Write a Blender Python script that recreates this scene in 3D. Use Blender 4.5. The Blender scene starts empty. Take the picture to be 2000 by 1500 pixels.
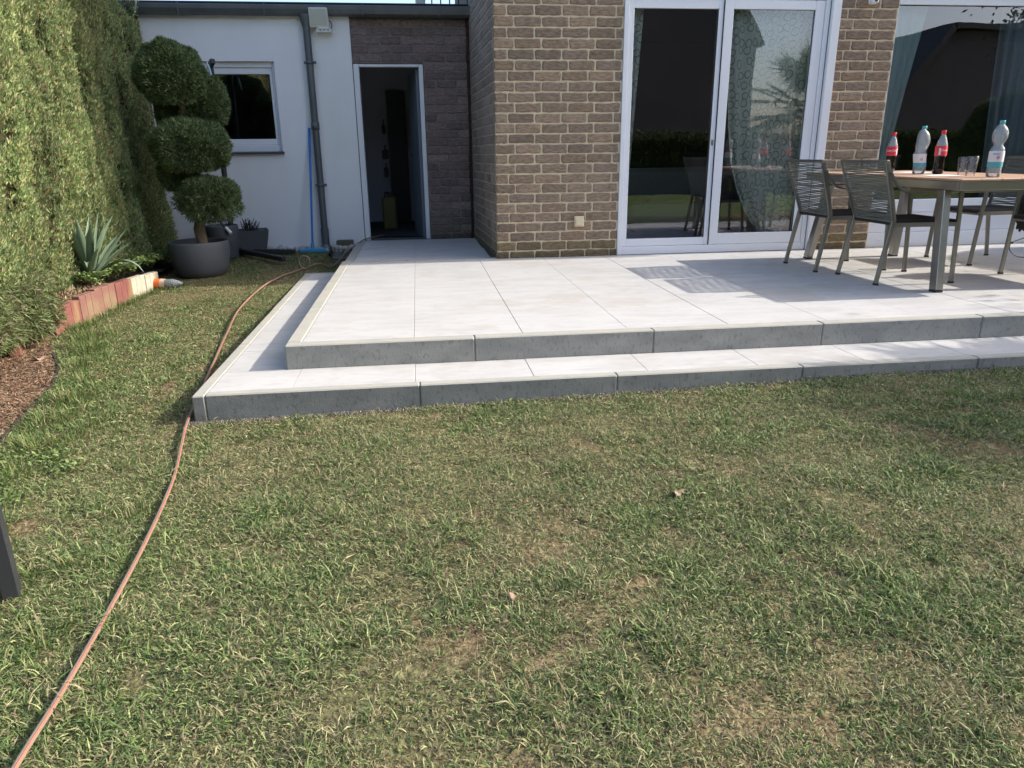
import bpy, math, random
import numpy as np
from mathutils import Vector, Matrix
random.seed(7); rng = np.random.default_rng(11)
S = bpy.context.scene
R_ = math.radians
PI = math.pi

# ------------------------------------------------------------------ camera
f_px = 1403.9
yaw, pitch, roll = 0.122462, 0.311603, 0.012136
CAM = Vector((0.7412, -3.7881, 0.9581))
fw = Vector((math.sin(yaw)*math.cos(pitch), math.cos(yaw)*math.cos(pitch), -math.sin(pitch)))
rt = Vector((math.cos(yaw), -math.sin(yaw), 0))
dn = fw.cross(rt)
r2 = rt*math.cos(roll)+dn*math.sin(roll)
d2 = -rt*math.sin(roll)+dn*math.cos(roll)
cd = bpy.data.cameras.new('camera'); co = bpy.data.objects.new('camera', cd)
S.collection.objects.link(co)
M = Matrix((( r2.x, -d2.x, -fw.x, CAM.x), (r2.y, -d2.y, -fw.y, CAM.y), (r2.z, -d2.z, -fw.z, CAM.z), (0, 0, 0, 1)))
co.matrix_world = M
cd.sensor_width = 36; cd.sensor_fit = 'HORIZONTAL'; cd.lens = f_px/2000*36
cd.clip_start = 0.05; cd.clip_end = 2000
S.camera = co

# ------------------------------------------------------------------ light
SUN_EL, SUN_AZ = R_(32.6), R_(0.5)
SKY_STRENGTH, SUN_STRENGTH, EXPOSURE = 0.15, 2.5, 1.24
W = bpy.data.worlds.new('World'); S.world = W; W.use_nodes = True
nt = W.node_tree; bg = nt.nodes['Background']
sk = nt.nodes.new('ShaderNodeTexSky'); sk.sky_type = 'NISHITA'; sk.sun_disc = False
sk.sun_elevation = SUN_EL; sk.sun_rotation = PI/2 - SUN_AZ; sk.air_density = 1.0; sk.dust_density = 3.2; sk.ozone_density = 1.5
nt.links.new(sk.outputs[0], bg.inputs[0]); bg.inputs[1].default_value = SKY_STRENGTH
sd = bpy.data.lights.new('sun', 'SUN'); sd.energy = SUN_STRENGTH; sd.angle = R_(0.5); sd.color = (1.0, 0.95, 0.86)
so = bpy.data.objects.new('sun', sd); S.collection.objects.link(so)
sv = Vector((math.cos(SUN_EL)*math.cos(SUN_AZ), math.cos(SUN_EL)*math.sin(SUN_AZ), math.sin(SUN_EL)))
so.rotation_euler = sv.to_track_quat('Z', 'Y').to_euler(); so.location = sv*20
S.view_settings.view_transform = 'Standard'; S.view_settings.look = 'None'
S.view_settings.exposure = EXPOSURE; S.view_settings.gamma = 1

# ------------------------------------------------------------------ helpers
def tag(o, label=None, cat=None, group=None, kind=None):
    if label: o['label'] = label
    if cat: o['category'] = cat
    if group: o['group'] = group
    if kind: o['kind'] = kind
    return o
def empty(name, loc=(0, 0, 0), rz=0):
    o = bpy.data.objects.new(name, None); S.collection.objects.link(o)
    o.location = loc; o.rotation_euler = (0, 0, rz); o.empty_display_size = 0.1
    return o
def link(name, me, parent=None):
    o = bpy.data.objects.new(name, me); S.collection.objects.link(o)
    if parent is not None: o.parent = parent
    return o

class MB:
    """collects shapes; build() links them as one mesh object"""
    def __init__(s): s.v = []; s.f = []; s.m = []; s.sm = []
    def add(s, vs, fs, mi=0, smooth=False):
        n = len(s.v); s.v += [tuple(v) for v in vs]
        s.f += [tuple(i+n for i in f) for f in fs]; s.m += [mi]*len(fs); s.sm += [smooth]*len(fs)
    def box(s, a, b, mi=0, c=0.0):
        """axis aligned box, c = chamfer"""
        a = Vector(a); b = Vector(b)
        a, b = Vector([min(x, y) for x, y in zip(a, b)]), Vector([max(x, y) for x, y in zip(a, b)])
        s.hexa([(a.x, a.y, a.z), (b.x, a.y, a.z), (b.x, b.y, a.z), (a.x, b.y, a.z), (a.x, a.y, b.z), (b.x, a.y, b.z), (b.x, b.y, b.z), (a.x, b.y, b.z)], mi, c)
    def hexa(s, p, mi=0, c=0.0):
        F = [(0, 3, 2, 1), (4, 5, 6, 7), (0, 1, 5, 4), (1, 2, 6, 5), (2, 3, 7, 6), (3, 0, 4, 7)]
        if c <= 0: s.add(p, F, mi); return
        import bmesh
        bm = bmesh.new(); vs = [bm.verts.new(q) for q in p]
        for q in F: bm.faces.new([vs[i] for i in q])
        bmesh.ops.bevel(bm, geom=list(bm.edges), offset=c, segments=1, profile=0.5, affect='EDGES')
        bm.verts.index_update()
        s.add([v.co[:] for v in bm.verts], [[v.index for v in q.verts] for q in bm.faces], mi); bm.free()
    def bar(s, p, q, w, h, mi=0, up=(0, 0, 1), w2=None, h2=None, c=0.0):
        """rectangular bar from p to q"""
        p = Vector(p); q = Vector(q); d = (q-p).normalized(); up = Vector(up)
        x = d.cross(up)
        if x.length < 1e-4: x = Vector((1, 0, 0))
        x.normalize(); y = x.cross(d).normalized()
        w2 = w if w2 is None else w2; h2 = h if h2 is None else h2
        P = []
        for c0, ww, hh in ((p, w, h), (q, w2, h2)):
            P += [c0-x*ww/2-y*hh/2, c0+x*ww/2-y*hh/2, c0+x*ww/2+y*hh/2, c0-x*ww/2+y*hh/2]
        s.hexa(P, mi, c)
    def tube(s, pts, r, mi=0, n=8, caps=True, closed=False):
        pts = [Vector(p) for p in pts]; rs = r if hasattr(r, '__len__') else [r]*len(pts)
        rings = []; prev = None; N = len(pts)
        for i, p in enumerate(pts):
            a = pts[(i-1) % N] if (closed or i > 0) else p
            b = pts[(i+1) % N] if (closed or i < N-1) else p
            d = (b-a).normalized()
            if prev is None:
                x = d.orthogonal().normalized()
            else:
                x = (prev - d*prev.dot(d))
                x = x.normalized() if x.length > 1e-6 else d.orthogonal().normalized()
            prev = x; y = d.cross(x)
            rings.append([p+(x*math.cos(2*PI*k/n)+y*math.sin(2*PI*k/n))*rs[i] for k in range(n)])
        vs = [v for rg in rings for v in rg]; fs = []
        m = N if closed else N-1
        for i in range(m):
            j = (i+1) % N
            for k in range(n):
                fs.append((i*n+k, i*n+(k+1) % n, j*n+(k+1) % n, j*n+k))
        s.add(vs, fs, mi, True)
        if caps and not closed:
            s.add(rings[0], [tuple(range(n-1, -1, -1))], mi); s.add(rings[-1], [tuple(range(n))], mi)
    def lathe(s, prof, c=(0, 0, 0), mi=0, n=24, squash=None):
        """prof: list of (r, z)"""
        vs = []; fs = []
        for i, (r, z) in enumerate(prof):
            for k in range(n):
                a = 2*PI*k/n; x, y = r*math.cos(a), r*math.sin(a)
                if squash: x, y, z2 = squash(x, y, z)
                else: z2 = z
                vs.append((c[0]+x, c[1]+y, c[2]+z2))
        for i in range(len(prof)-1):
            for k in range(n):
                fs.append((i*n+k, i*n+(k+1) % n, (i+1)*n+(k+1) % n, (i+1)*n+k))
        s.add(vs, fs, mi, True)
    def build(s, name, mats, parent=None, loc=None, bevel=0, auto=None):
        me = bpy.data.meshes.new(name)
        me.from_pydata([tuple(v) for v in s.v], [], s.f)
        if not isinstance(mats, (list, tuple)): mats = [mats]
        for m in mats: me.materials.append(m)
        me.polygons.foreach_set('material_index', s.m)
        me.polygons.foreach_set('use_smooth', s.sm)
        me.update()
        o = link(name, me, parent)
        if loc is not None: o.location = loc
        if bevel:
            b = o.modifiers.new('bevel', 'BEVEL'); b.width = bevel; b.segments = 2; b.limit_method = 'ANGLE'
        return o

def pane(name, a, b, parent):
    mb = MB(); mb.box(a, b); o = mb.build(name, [Mt['glass'], Mt['clear']], parent)
    for p in o.data.polygons: p.material_index = 0 if p.normal.y < -.5 else 1
    return o
def npmesh(name, V, F, mat, parent=None, col=None, smooth=False):
    """fast mesh from numpy: V (n,3), F (m,k) all faces same size"""
    me = bpy.data.meshes.new(name); k = F.shape[1]; m = len(F)
    me.vertices.add(len(V)); me.vertices.foreach_set('co', np.ascontiguousarray(V, np.float32).ravel())
    me.loops.add(m*k); me.loops.foreach_set('vertex_index', np.ascontiguousarray(F, np.int32).ravel())
    me.polygons.add(m); me.polygons.foreach_set('loop_start', np.arange(m, dtype=np.int32)*k)
    me.polygons.foreach_set('loop_total', np.full(m, k, np.int32))
    me.polygons.foreach_set('use_smooth', np.full(m, bool(smooth)))
    me.update(calc_edges=True)
    if col is not None:
        ca = me.color_attributes.new('Col', 'FLOAT_COLOR', 'POINT')
        c4 = np.ones((len(V), 4), np.float32); c4[:, :3] = col
        ca.data.foreach_set('color', c4.ravel())
    me.materials.append(mat)
    return link(name, me, parent)

def vnoise(x, y, seed=0):
    """value noise, numpy"""
    x = np.asarray(x, float); y = np.asarray(y, float)
    xi = np.floor(x).astype(int); yi = np.floor(y).astype(int); xf = x-xi; yf = y-yi
    def h(a, b):
        n = (a*374761393 + b*668265263 + seed*974634777) & 0x7fffffff
        n = ((n ^ (n >> 13))*1274126177) & 0x7fffffff
        return ((n ^ (n >> 16)) & 0xffff)/65535.0
    u = xf*xf*(3-2*xf); v = yf*yf*(3-2*yf)
    return (h(xi, yi)*(1-u)+h(xi+1, yi)*u)*(1-v)+(h(xi, yi+1)*(1-u)+h(xi+1, yi+1)*u)*v
def fbm(x, y, seed=0, o=4):
    t = 0; a = .5; n = 0
    for i in range(o):
        t = t+a*vnoise(x*2**i, y*2**i, seed+i*7); n += a; a /= 2
    return t/n

# ------------------------------------------------------------------ materials
def mat(name, col, rough=.6, metal=0, spec=.5, bump=None, var=None, var2=None, trans=0, coat=0, sheen=0):
    """principled; var=(scale, amount, colour2) noise mix; bump=(scale, strength, distance)"""
    m = bpy.data.materials.new(name); m.use_nodes = True; n = m.node_tree; b = n.nodes['Principled BSDF']
    b.inputs['Base Color'].default_value = (*col, 1); b.inputs['Roughness'].default_value = rough
    b.inputs['Metallic'].default_value = metal; b.inputs['Specular IOR Level'].default_value = spec
    if trans: b.inputs['Transmission Weight'].default_value = trans
    if coat: b.inputs['Coat Weight'].default_value = coat
    tc = n.nodes.new('ShaderNodeTexCoord'); src = None
    for vv in (var, var2):
        if not vv: continue
        sc, amt, c2 = vv[:3]; lo, hi = (vv[3], vv[4]) if len(vv) > 4 else (.35, .65)
        nz = n.nodes.new('ShaderNodeTexNoise'); nz.inputs['Scale'].default_value = sc; nz.inputs['Detail'].default_value = 6
        mp = n.nodes.new('ShaderNodeMapping'); n.links.new(tc.outputs['Object'], mp.inputs[0])
        if len(vv) > 5: mp.inputs['Scale'].default_value = vv[5]
        n.links.new(mp.outputs[0], nz.inputs['Vector'])
        rp = n.nodes.new('ShaderNodeMapRange'); rp.inputs[1].default_value = lo; rp.inputs[2].default_value = hi
        rp.inputs[4].default_value = amt
        n.links.new(nz.outputs[0], rp.inputs[0])
        mx = n.nodes.new('ShaderNodeMix'); mx.data_type = 'RGBA'
        n.links.new(rp.outputs[0], mx.inputs[0])
        if src is None: mx.inputs[6].default_value = (*col, 1)
        else: n.links.new(src, mx.inputs[6])
        mx.inputs[7].default_value = (*c2, 1); src = mx.outputs[2]
    if src is not None: n.links.new(src, b.inputs['Base Color'])
    if bump:
        nz = n.nodes.new('ShaderNodeTexNoise'); nz.inputs['Scale'].default_value = bump[0]; nz.inputs['Detail'].default_value = 5
        n.links.new(tc.outputs['Object'], nz.inputs['Vector'])
        bp = n.nodes.new('ShaderNodeBump'); bp.inputs['Strength'].default_value = bump[1]; bp.inputs['Distance'].default_value = bump[2]
        n.links.new(nz.outputs[0], bp.inputs['Height']); n.links.new(bp.outputs[0], b.inputs['Normal'])
    return m
def attr_mat(name, rough=.7, translucent=0.0, spec=.3, bump=None):
    m = bpy.data.materials.new(name); m.use_nodes = True; n = m.node_tree; b = n.nodes['Principled BSDF']
    a = n.nodes.new('ShaderNodeAttribute'); a.attribute_name = 'Col'
    n.links.new(a.outputs['Color'], b.inputs['Base Color'])
    b.inputs['Roughness'].default_value = rough; b.inputs['Specular IOR Level'].default_value = spec
    if translucent:
        t = n.nodes.new('ShaderNodeBsdfTranslucent'); n.links.new(a.outputs['Color'], t.inputs[0])
        mx = n.nodes.new('ShaderNodeMixShader'); mx.inputs[0].default_value = translucent
        o = n.nodes['Material Output']
        n.links.new(b.outputs[0], mx.inputs[1]); n.links.new(t.outputs[0], mx.inputs[2]); n.links.new(mx.outputs[0], o.inputs[0])
    if bump:
        tc = n.nodes.new('ShaderNodeTexCoord')
        nz = n.nodes.new('ShaderNodeTexNoise'); nz.inputs['Scale'].default_value = bump[0]; nz.inputs['Detail'].default_value = 6
        mpn = n.nodes.new('ShaderNodeMapping'); n.links.new(tc.outputs['Object'], mpn.inputs[0]); mpn.inputs['Scale'].default_value = bump[3] if len(bump) > 3 else (1, 1, 1)
        n.links.new(mpn.outputs[0], nz.inputs['Vector'])
        bp = n.nodes.new('ShaderNodeBump'); bp.inputs['Strength'].default_value = bump[1]; bp.inputs['Distance'].default_value = bump[2]
        n.links.new(nz.outputs[0], bp.inputs['Height']); n.links.new(bp.outputs[0], b.inputs['Normal'])
        # dark and light smears over the attribute colour
        rp = n.nodes.new('ShaderNodeMapRange'); rp.inputs[1].default_value = .3; rp.inputs[2].default_value = .7
        rp.inputs[3].default_value = .66; rp.inputs[4].default_value = 1.24; n.links.new(nz.outputs[0], rp.inputs[0])
        ml = n.nodes.new('ShaderNodeVectorMath'); ml.operation = 'SCALE'
        n.links.new(a.outputs['Color'], ml.inputs[0]); n.links.new(rp.outputs[0], ml.inputs['Scale'])
        n.links.new(ml.outputs[0], b.inputs['Base Color'])
    return m
def glass_pane(name, tint=(.92, .95, .945), refl=1.0):
    """thin window pane: transparent with a fresnel mirror on top"""
    m = bpy.data.materials.new(name); m.use_nodes = True; n = m.node_tree
    for q in list(n.nodes):
        if q.type == 'BSDF_PRINCIPLED': n.nodes.remove(q)
    o = n.nodes['Material Output']
    t = n.nodes.new('ShaderNodeBsdfTransparent'); t.inputs[0].default_value = (*tint, 1)
    g = n.nodes.new('ShaderNodeBsdfGlossy'); g.inputs['Roughness'].default_value = .004; g.inputs[0].default_value = (.95, .93, 1, 1)
    tc = n.nodes.new('ShaderNodeTexCoord'); nz = n.nodes.new('ShaderNodeTexNoise'); nz.inputs['Scale'].default_value = 1.3
    n.links.new(tc.outputs['Object'], nz.inputs['Vector'])
    bp = n.nodes.new('ShaderNodeBump'); bp.inputs['Strength'].default_value = .06; bp.inputs['Distance'].default_value = .02
    n.links.new(nz.outputs[0], bp.inputs['Height']); n.links.new(bp.outputs[0], g.inputs['Normal'])
    fr = n.nodes.new('ShaderNodeFresnel'); fr.inputs[0].default_value = 1.5
    mu = n.nodes.new('ShaderNodeMath'); mu.operation = 'MULTIPLY_ADD'; mu.inputs[1].default_value = 3.6*refl; mu.inputs[2].default_value = .02
    mu.use_clamp = True
    n.links.new(fr.outputs[0], mu.inputs[0])
    mx = n.nodes.new('ShaderNodeMixShader'); n.links.new(mu.outputs[0], mx.inputs[0])
    n.links.new(t.outputs[0], mx.inputs[1]); n.links.new(g.outputs[0], mx.inputs[2]); n.links.new(mx.outputs[0], o.inputs[0])
    return m

Mt = {}
Mt['plaster'] = mat('white_plaster', (.85, .85, .86), .9, spec=.2, bump=(180, .25, .004), var=(1.6, .35, (.77, .77, .78)), var2=(5, .25, (.7, .7, .7), .5, .8, (1, 1, .3)))
Mt['upvc'] = mat('white_frame', (.80, .81, .85), .32, spec=.5, var=(3, .25, (.72, .73, .77)))
Mt['seal'] = mat('black_seal', (.02, .02, .022), .6)
Mt['glass'] = glass_pane('window_glass')
m_ = bpy.data.materials.new('pane_inner_face'); m_.use_nodes = True; n_ = m_.node_tree
n_.nodes.remove(n_.nodes['Principled BSDF']); t_ = n_.nodes.new('ShaderNodeBsdfTransparent'); t_.inputs[0].default_value = (.985, .99, .99, 1)
n_.links.new(t_.outputs[0], n_.nodes['Material Output'].inputs[0]); Mt['clear'] = m_
Mt['mortar'] = mat('yellow_mortar', (.70, .59, .40), .95, spec=.1, var=(14, .5, (.54, .45, .31)), var2=(3, .3, (.44, .38, .28)))
Mt['mortar_dark'] = mat('dark_mortar', (.26, .225, .21), .95, spec=.1, bump=(200, .5, .004), var=(12, .5, (.11, .09, .085)))
Mt['brick'] = attr_mat('brick_faces', .92, spec=.15, bump=(22, .9, .008, (1, 1, 3.0)))
Mt['anthracite'] = mat('anthracite_metal', (.065, .075, .085), .45, metal=.3, var=(6, .4, (.09, .10, .11)))
Mt['zinc'] = mat('weathered_zinc', (.12, .13, .14), .5, metal=.5, bump=(25, .1, .003), var=(9, .6, (.17, .185, .195), .35, .7, (1, 1, .4)))
Mt['tile'] = None
Mt['steel'] = mat('brushed_steel', (.36, .35, .33), .32, metal=1, bump=(300, .1, .001), var=(8, .4, (.28, .27, .255)))
Mt['steel_dark'] = mat('taupe_metal', (.29, .28, .25), .4, metal=.9, var=(12, .4, (.20, .19, .17)))
Mt['rope'] = mat('olive_grey_rope', (.165, .160, .128), .8, bump=(500, .6, .002), var=(60, .4, (.085, .085, .072)))
Mt['black'] = mat('black_plastic', (.02, .021, .023), .5)
Mt['blackmetal'] = mat('black_powder_coat', (.03, .032, .037), .45, bump=(200, .1, .001))
Mt['seat'] = mat('black_seat_cord', (.022, .022, .021), .85, bump=(300, .5, .003))
Mt['pot'] = mat('graphite_pot', (.075, .082, .096), .62, bump=(90, .12, .003), var=(5, .5, (.10, .105, .118)))
Mt['soil'] = mat('dark_soil', (.05, .035, .024), .95, bump=(60, 1, .02), var=(30, .6, (.09, .065, .045)))
Mt['room'] = mat('room_wall', (.5, .5, .55), .9)
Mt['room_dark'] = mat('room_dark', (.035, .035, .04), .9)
Mt['blue'] = mat('blue_plastic', (.02, .20, .62), .4, var=(20, .3, (.015, .14, .45)))
Mt['bluehead'] = mat('pale_blue_plastic', (.06, .30, .55), .5)
Mt['pebble'] = mat('pale_pebble', (.52, .49, .44), .8, var=(12, .7, (.30, .28, .25)), bump=(60, .4, .004))
Mt['block'] = mat('brown_block', (.10, .09, .065), .9, bump=(60, .6, .006), var=(20, .6, (.16, .14, .10)))
Mt['cream'] = mat('cream_plastic', (.72, .62, .42), .4)
Mt['lampbody'] = mat('grey_white_housing', (.72, .73, .69), .45, var=(12, .3, (.5, .5, .47)))
Mt['trunk'] = mat('trunk_bark', (.17, .125, .085), .9, bump=(40, .9, .01), var=(18, .6, (.09, .065, .045)))
Mt['hose'] = mat('grey_brown_hose', (.27, .21, .17), .55, var=(30, .5, (.19, .15, .12)))
Mt['hosestripe'] = mat('orange_hose_stripe', (.42, .15, .09), .5, var=(7, .6, (.33, .14, .09)))
Mt['cap_red'] = mat('red_cap', (.70, .035, .045), .4)
Mt['cap_teal'] = mat('teal_cap', (.10, .45, .46), .4)
Mt['label_red'] = mat('red_label', (.66, .03, .05), .45)
Mt['label_white'] = mat('white_label', (.75, .74, .76), .5)
Mt['label_teal'] = mat('teal_label', (.09, .40, .45), .5)
Mt['label_orange'] = mat('orange_label', (.80, .16, .02), .5)
Mt['cola'] = mat('dark_cola', (.010, .005, .004), .12)
Mt['paper'] = mat('white_paper', (.8, .8, .8), .8)
Mt['cloth'] = mat('brown_black_cloth', (.030, .024, .024), .95, bump=(60, .6, .01), var=(9, .5, (.05, .04, .04)))
Mt['cable'] = mat('black_cable', (.012, .012, .013), .5)
Mt['leaf_attr'] = attr_mat('leaves', .62, .28, .35)
Mt['needle_attr'] = attr_mat('conifer_sprays', .65, .22, .25)
Mt['grass_attr'] = attr_mat('grass_blades', .6, .3, .3)
Mt['dry_attr'] = attr_mat('dry_stalks', .85, .1, .1)
Mt['roofdark'] = mat('dark_roof_tiles', (.05, .046, .045), .7, bump=(8, .5, .03), var=(5, .4, (.07, .06, .055)))
Mt['farwall'] = mat('neighbour_wall', (.10, .09, .085), .9, var=(2, .4, (.14, .12, .11)))
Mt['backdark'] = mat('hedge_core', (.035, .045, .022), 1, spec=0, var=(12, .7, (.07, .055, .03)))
Mt['sofa'] = mat('pale_cloth', (.32, .33, .34), .95, bump=(8, .5, .03))
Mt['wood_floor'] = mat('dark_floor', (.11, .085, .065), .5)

def thin_plastic(name, col=(.93, .96, .97), milk=.26, edge=.35):
    m = bpy.data.materials.new(name); m.use_nodes = True; n = m.node_tree
    for q in list(n.nodes):
        if q.type == 'BSDF_PRINCIPLED': n.nodes.remove(q)
    o = n.nodes['Material Output']
    t = n.nodes.new('ShaderNodeBsdfTransparent'); t.inputs[0].default_value = (*col, 1)
    g = n.nodes.new('ShaderNodeBsdfGlossy'); g.inputs['Roughness'].default_value = .06
    df = n.nodes.new('ShaderNodeBsdfDiffuse'); df.inputs[0].default_value = (.85, .9, .95, 1)
    tc = n.nodes.new('ShaderNodeTexCoord'); nz = n.nodes.new('ShaderNodeTexNoise'); nz.inputs['Scale'].default_value = 55
    n.links.new(tc.outputs['Object'], nz.inputs['Vector'])
    bp = n.nodes.new('ShaderNodeBump'); bp.inputs['Strength'].default_value = .8; bp.inputs['Distance'].default_value = .004
    n.links.new(nz.outputs[0], bp.inputs['Height']); n.links.new(bp.outputs[0], g.inputs['Normal'])
    lw = n.nodes.new('ShaderNodeLayerWeight'); lw.inputs[0].default_value = edge; n.links.new(bp.outputs[0], lw.inputs['Normal'])
    m1 = n.nodes.new('ShaderNodeMixShader'); m1.inputs[0].default_value = milk
    n.links.new(t.outputs[0], m1.inputs[1]); n.links.new(df.outputs[0], m1.inputs[2])
    m2 = n.nodes.new('ShaderNodeMixShader'); n.links.new(lw.outputs['Fresnel'], m2.inputs[0])
    n.links.new(m1.outputs[0], m2.inputs[1]); n.links.new(g.outputs[0], m2.inputs[2]); n.links.new(m2.outputs[0], o.inputs[0])
    return m
Mt['pet'] = thin_plastic('clear_bottle')
Mt['tumbler'] = thin_plastic('clear_tumbler', (.99, .99, .99), .045, .16)

# ------------------------------------------------------------------ ground height
def H(x, y):
    x = np.asarray(x, float); y = np.asarray(y, float)
    zf = -.258+.02*np.clip(x+.37, -.5, 3.5); t = np.clip((y+.39)/3.74, 0, 1.45)
    z = zf*(1-t)+(-.13)*t
    z = np.where((x > -.3) & (y > 0.2) & (y < 4.9), np.minimum(z, -.19), z)
    bump = (fbm(x*1.7, y*1.7, 3)-.5)*.035+(fbm(x*6, y*6, 9)-.5)*.014
    edge = np.clip(np.maximum(np.maximum(-.42-x, -.44-y), y-4.2)/.25, 0, 1)
    return z+bump*(.25+.75*edge)-.004
def Hs(x, y): return float(H(np.array([x]), np.array([y]))[0])

# ================================================================== SETTING
# ground: one sheet to the horizon, fine near the camera
xs = np.concatenate([-np.geomspace(900, 9, 14), np.arange(-7, 9, .07), np.geomspace(11, 900, 14)])
ys = np.concatenate([-np.geomspace(900, 9, 14), np.arange(-7, 7, .07), np.geomspace(9, 900, 14)])
GX, GY = np.meshgrid(xs, ys); GZ = H(GX, GY)
V = np.stack([GX, GY, GZ], -1).reshape(-1, 3); nx = len(xs)
I = (np.arange(len(ys)-1)[:, None]*nx+np.arange(nx-1)[None]).ravel()
F = np.stack([I, I+1, I+1+nx, I+nx], 1)
m = bpy.data.materials.new('lawn_thatch'); m.use_nodes = True; n = m.node_tree; b = n.nodes['Principled BSDF']
b.inputs['Roughness'].default_value = 1; b.inputs['Specular IOR Level'].default_value = .05
tc = n.nodes.new('ShaderNodeTexCoord')
def nz_(sc, det=6):
    q = n.nodes.new('ShaderNodeTexNoise'); q.inputs['Scale'].default_value = sc; q.inputs['Detail'].default_value = det
    n.links.new(tc.outputs['Object'], q.inputs['Vector']); return q
def ramp(src, cols):
    q = n.nodes.new('ShaderNodeValToRGB'); e = q.color_ramp.elements
    while len(e) < len(cols): e.new(.5)
    for k, (p, c) in enumerate(cols): e[k].position = p; e[k].color = (*c, 1)
    n.links.new(src, q.inputs[0]); return q
a1 = ramp(nz_(46, 8).outputs[0], [(.28, (.07, .055, .038)), (.45, (.16, .125, .085)), (.6, (.25, .20, .135)), (.8, (.36, .29, .20))])
a2 = ramp(nz_(1.3, 4).outputs[0], [(.4, (.8, .95, .65)), (.62, (1.12, .98, .85))])
mx = n.nodes.new('ShaderNodeMix'); mx.data_type = 'RGBA'; mx.blend_type = 'MULTIPLY'; mx.inputs[0].default_value = 1
n.links.new(a1.outputs[0], mx.inputs[6]); n.links.new(a2.outputs[0], mx.inputs[7])
# the lawn outside the modelled blades is plain green turf
sp_ = n.nodes.new('ShaderNodeSeparateXYZ'); n.links.new(tc.outputs['Object'], sp_.inputs[0])
ry = n.nodes.new('ShaderNodeMapRange'); ry.inputs[1].default_value = -3.2; ry.inputs[2].default_value = -3.6; n.links.new(sp_.outputs[1], ry.inputs[0])
a3 = ramp(nz_(30, 8).outputs[0], [(.3, (.05, .075, .025)), (.5, (.10, .14, .045)), (.7, (.19, .21, .09))])
m3 = n.nodes.new('ShaderNodeMix'); m3.data_type = 'RGBA'; n.links.new(ry.outputs[0], m3.inputs[0]); n.links.new(mx.outputs[2], m3.inputs[6]); n.links.new(a3.outputs[0], m3.inputs[7])
n.links.new(m3.outputs[2], b.inputs['Base Color'])
bp = n.nodes.new('ShaderNodeBump'); bp.inputs['Strength'].default_value = .9; bp.inputs['Distance'].default_value = .012
n.links.new(nz_(70, 6).outputs[0], bp.inputs['Height']); n.links.new(bp.outputs[0], b.inputs['Normal'])
g = npmesh('ground', V, F, m, smooth=True); tag(g, kind='structure')

# ---- paving
def tile_material():
    m = bpy.data.materials.new('pale_porcelain_tiles'); m.use_nodes = True; n = m.node_tree; b = n.nodes['Principled BSDF']
    tc = n.nodes.new('ShaderNodeTexCoord')
    def N(sc, scale, det=8, w=0):
        mp = n.nodes.new('ShaderNodeMapping'); mp.inputs['Scale'].default_value = scale; n.links.new(tc.outputs['Object'], mp.inputs[0])
        mp.inputs['Location'].default_value = (w, w, 0)
        q = n.nodes.new('ShaderNodeTexNoise'); q.inputs['Scale'].default_value = sc; q.inputs['Detail'].default_value = det; q.inputs['Roughness'].default_value = .62
        n.links.new(mp.outputs[0], q.inputs['Vector']); return q.outputs[0]
    def mixc(f, lo, hi, amt, c1, c2):
        rp = n.nodes.new('ShaderNodeMapRange'); rp.inputs[1].default_value = lo; rp.inputs[2].default_value = hi; rp.inputs[4].default_value = amt
        n.links.new(f, rp.inputs[0]); x = n.nodes.new('ShaderNodeMix'); x.data_type = 'RGBA'; n.links.new(rp.outputs[0], x.inputs[0])
        if isinstance(c1, tuple): x.inputs[6].default_value = (*c1, 1)
        else: n.links.new(c1, x.inputs[6])
        x.inputs[7].default_value = (*c2, 1); return x.outputs[2]
    c = mixc(N(2.2, (1, 3.2, 1)), .42, .66, .8, (.52, .505, .485), (.43, .415, .40))
    c = mixc(N(9, (1, 2.4, 1), w=4), .52, .72, .55, c, (.35, .335, .32))
    c = mixc(N(1.1, (1, 1, 1), w=9), .45, .7, .35, c, (.53, .52, .505))
    c = mixc(N(60, (1, 1, 1), 3, w=2), .55, .8, .15, c, (.33, .32, .30))
    c = mixc(N(1.7, (1, 1, 1), 8, w=17), .54, .62, .45, c, (.42, .375, .32))
    n.links.new(c, b.inputs['Base Color']); b.inputs['Roughness'].default_value = .62; b.inputs['Specular IOR Level'].default_value = .35
    bp = n.nodes.new('ShaderNodeBump'); bp.inputs['Strength'].default_value = .12; bp.inputs['Distance'].default_value = .002
    n.links.new(N(140, (1, 1, 1), 4), bp.inputs['Height']); n.links.new(bp.outputs[0], b.inputs['Normal'])
    return m
Mt['tile'] = tile_material()
Mt['grout'] = mat('sandy_joint', (.40, .34, .25), .95, var=(8, .8, (.30, .28, .26)))
def concrete():
    m = mat('kerb_concrete', (.345, .34, .31), .9, spec=.2, bump=(110, .7, .004), var=(5, .7, (.23, .23, .215), .35, .65, (1, 1, 2)), var2=(60, .5, (.14, .14, .135), .54, .68, (1, 1, .5)))
    return m
Mt['kerb'] = concrete()
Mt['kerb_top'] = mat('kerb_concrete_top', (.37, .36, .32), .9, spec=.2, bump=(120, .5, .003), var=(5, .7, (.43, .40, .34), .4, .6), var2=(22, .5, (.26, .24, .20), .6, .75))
def paving(name, rects, z, thick=.03):
    """tiles with open joints over a sandy bed"""
    mb = MB()
    X0 = min(r[0] for r in rects); X1 = max(r[1] for r in rects); Y0 = min(r[2] for r in rects); Y1 = max(r[3] for r in rects)
    for (a, b_, c, d) in rects:
        dz = random.uniform(-.0008, .0008); q = .0011
        mb.box((a+q, c+q, z-thick), (b_-q, d-q, z+dz), 0, .0012)
        mb.add([(a, c, z-.004), (b_, c, z-.004), (b_, d, z-.004), (a, d, z-.004)], [(0, 1, 2, 3)], 1)
    o = mb.build(name, [Mt['tile'], Mt['grout']]); return tag(o, kind='structure')
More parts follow.
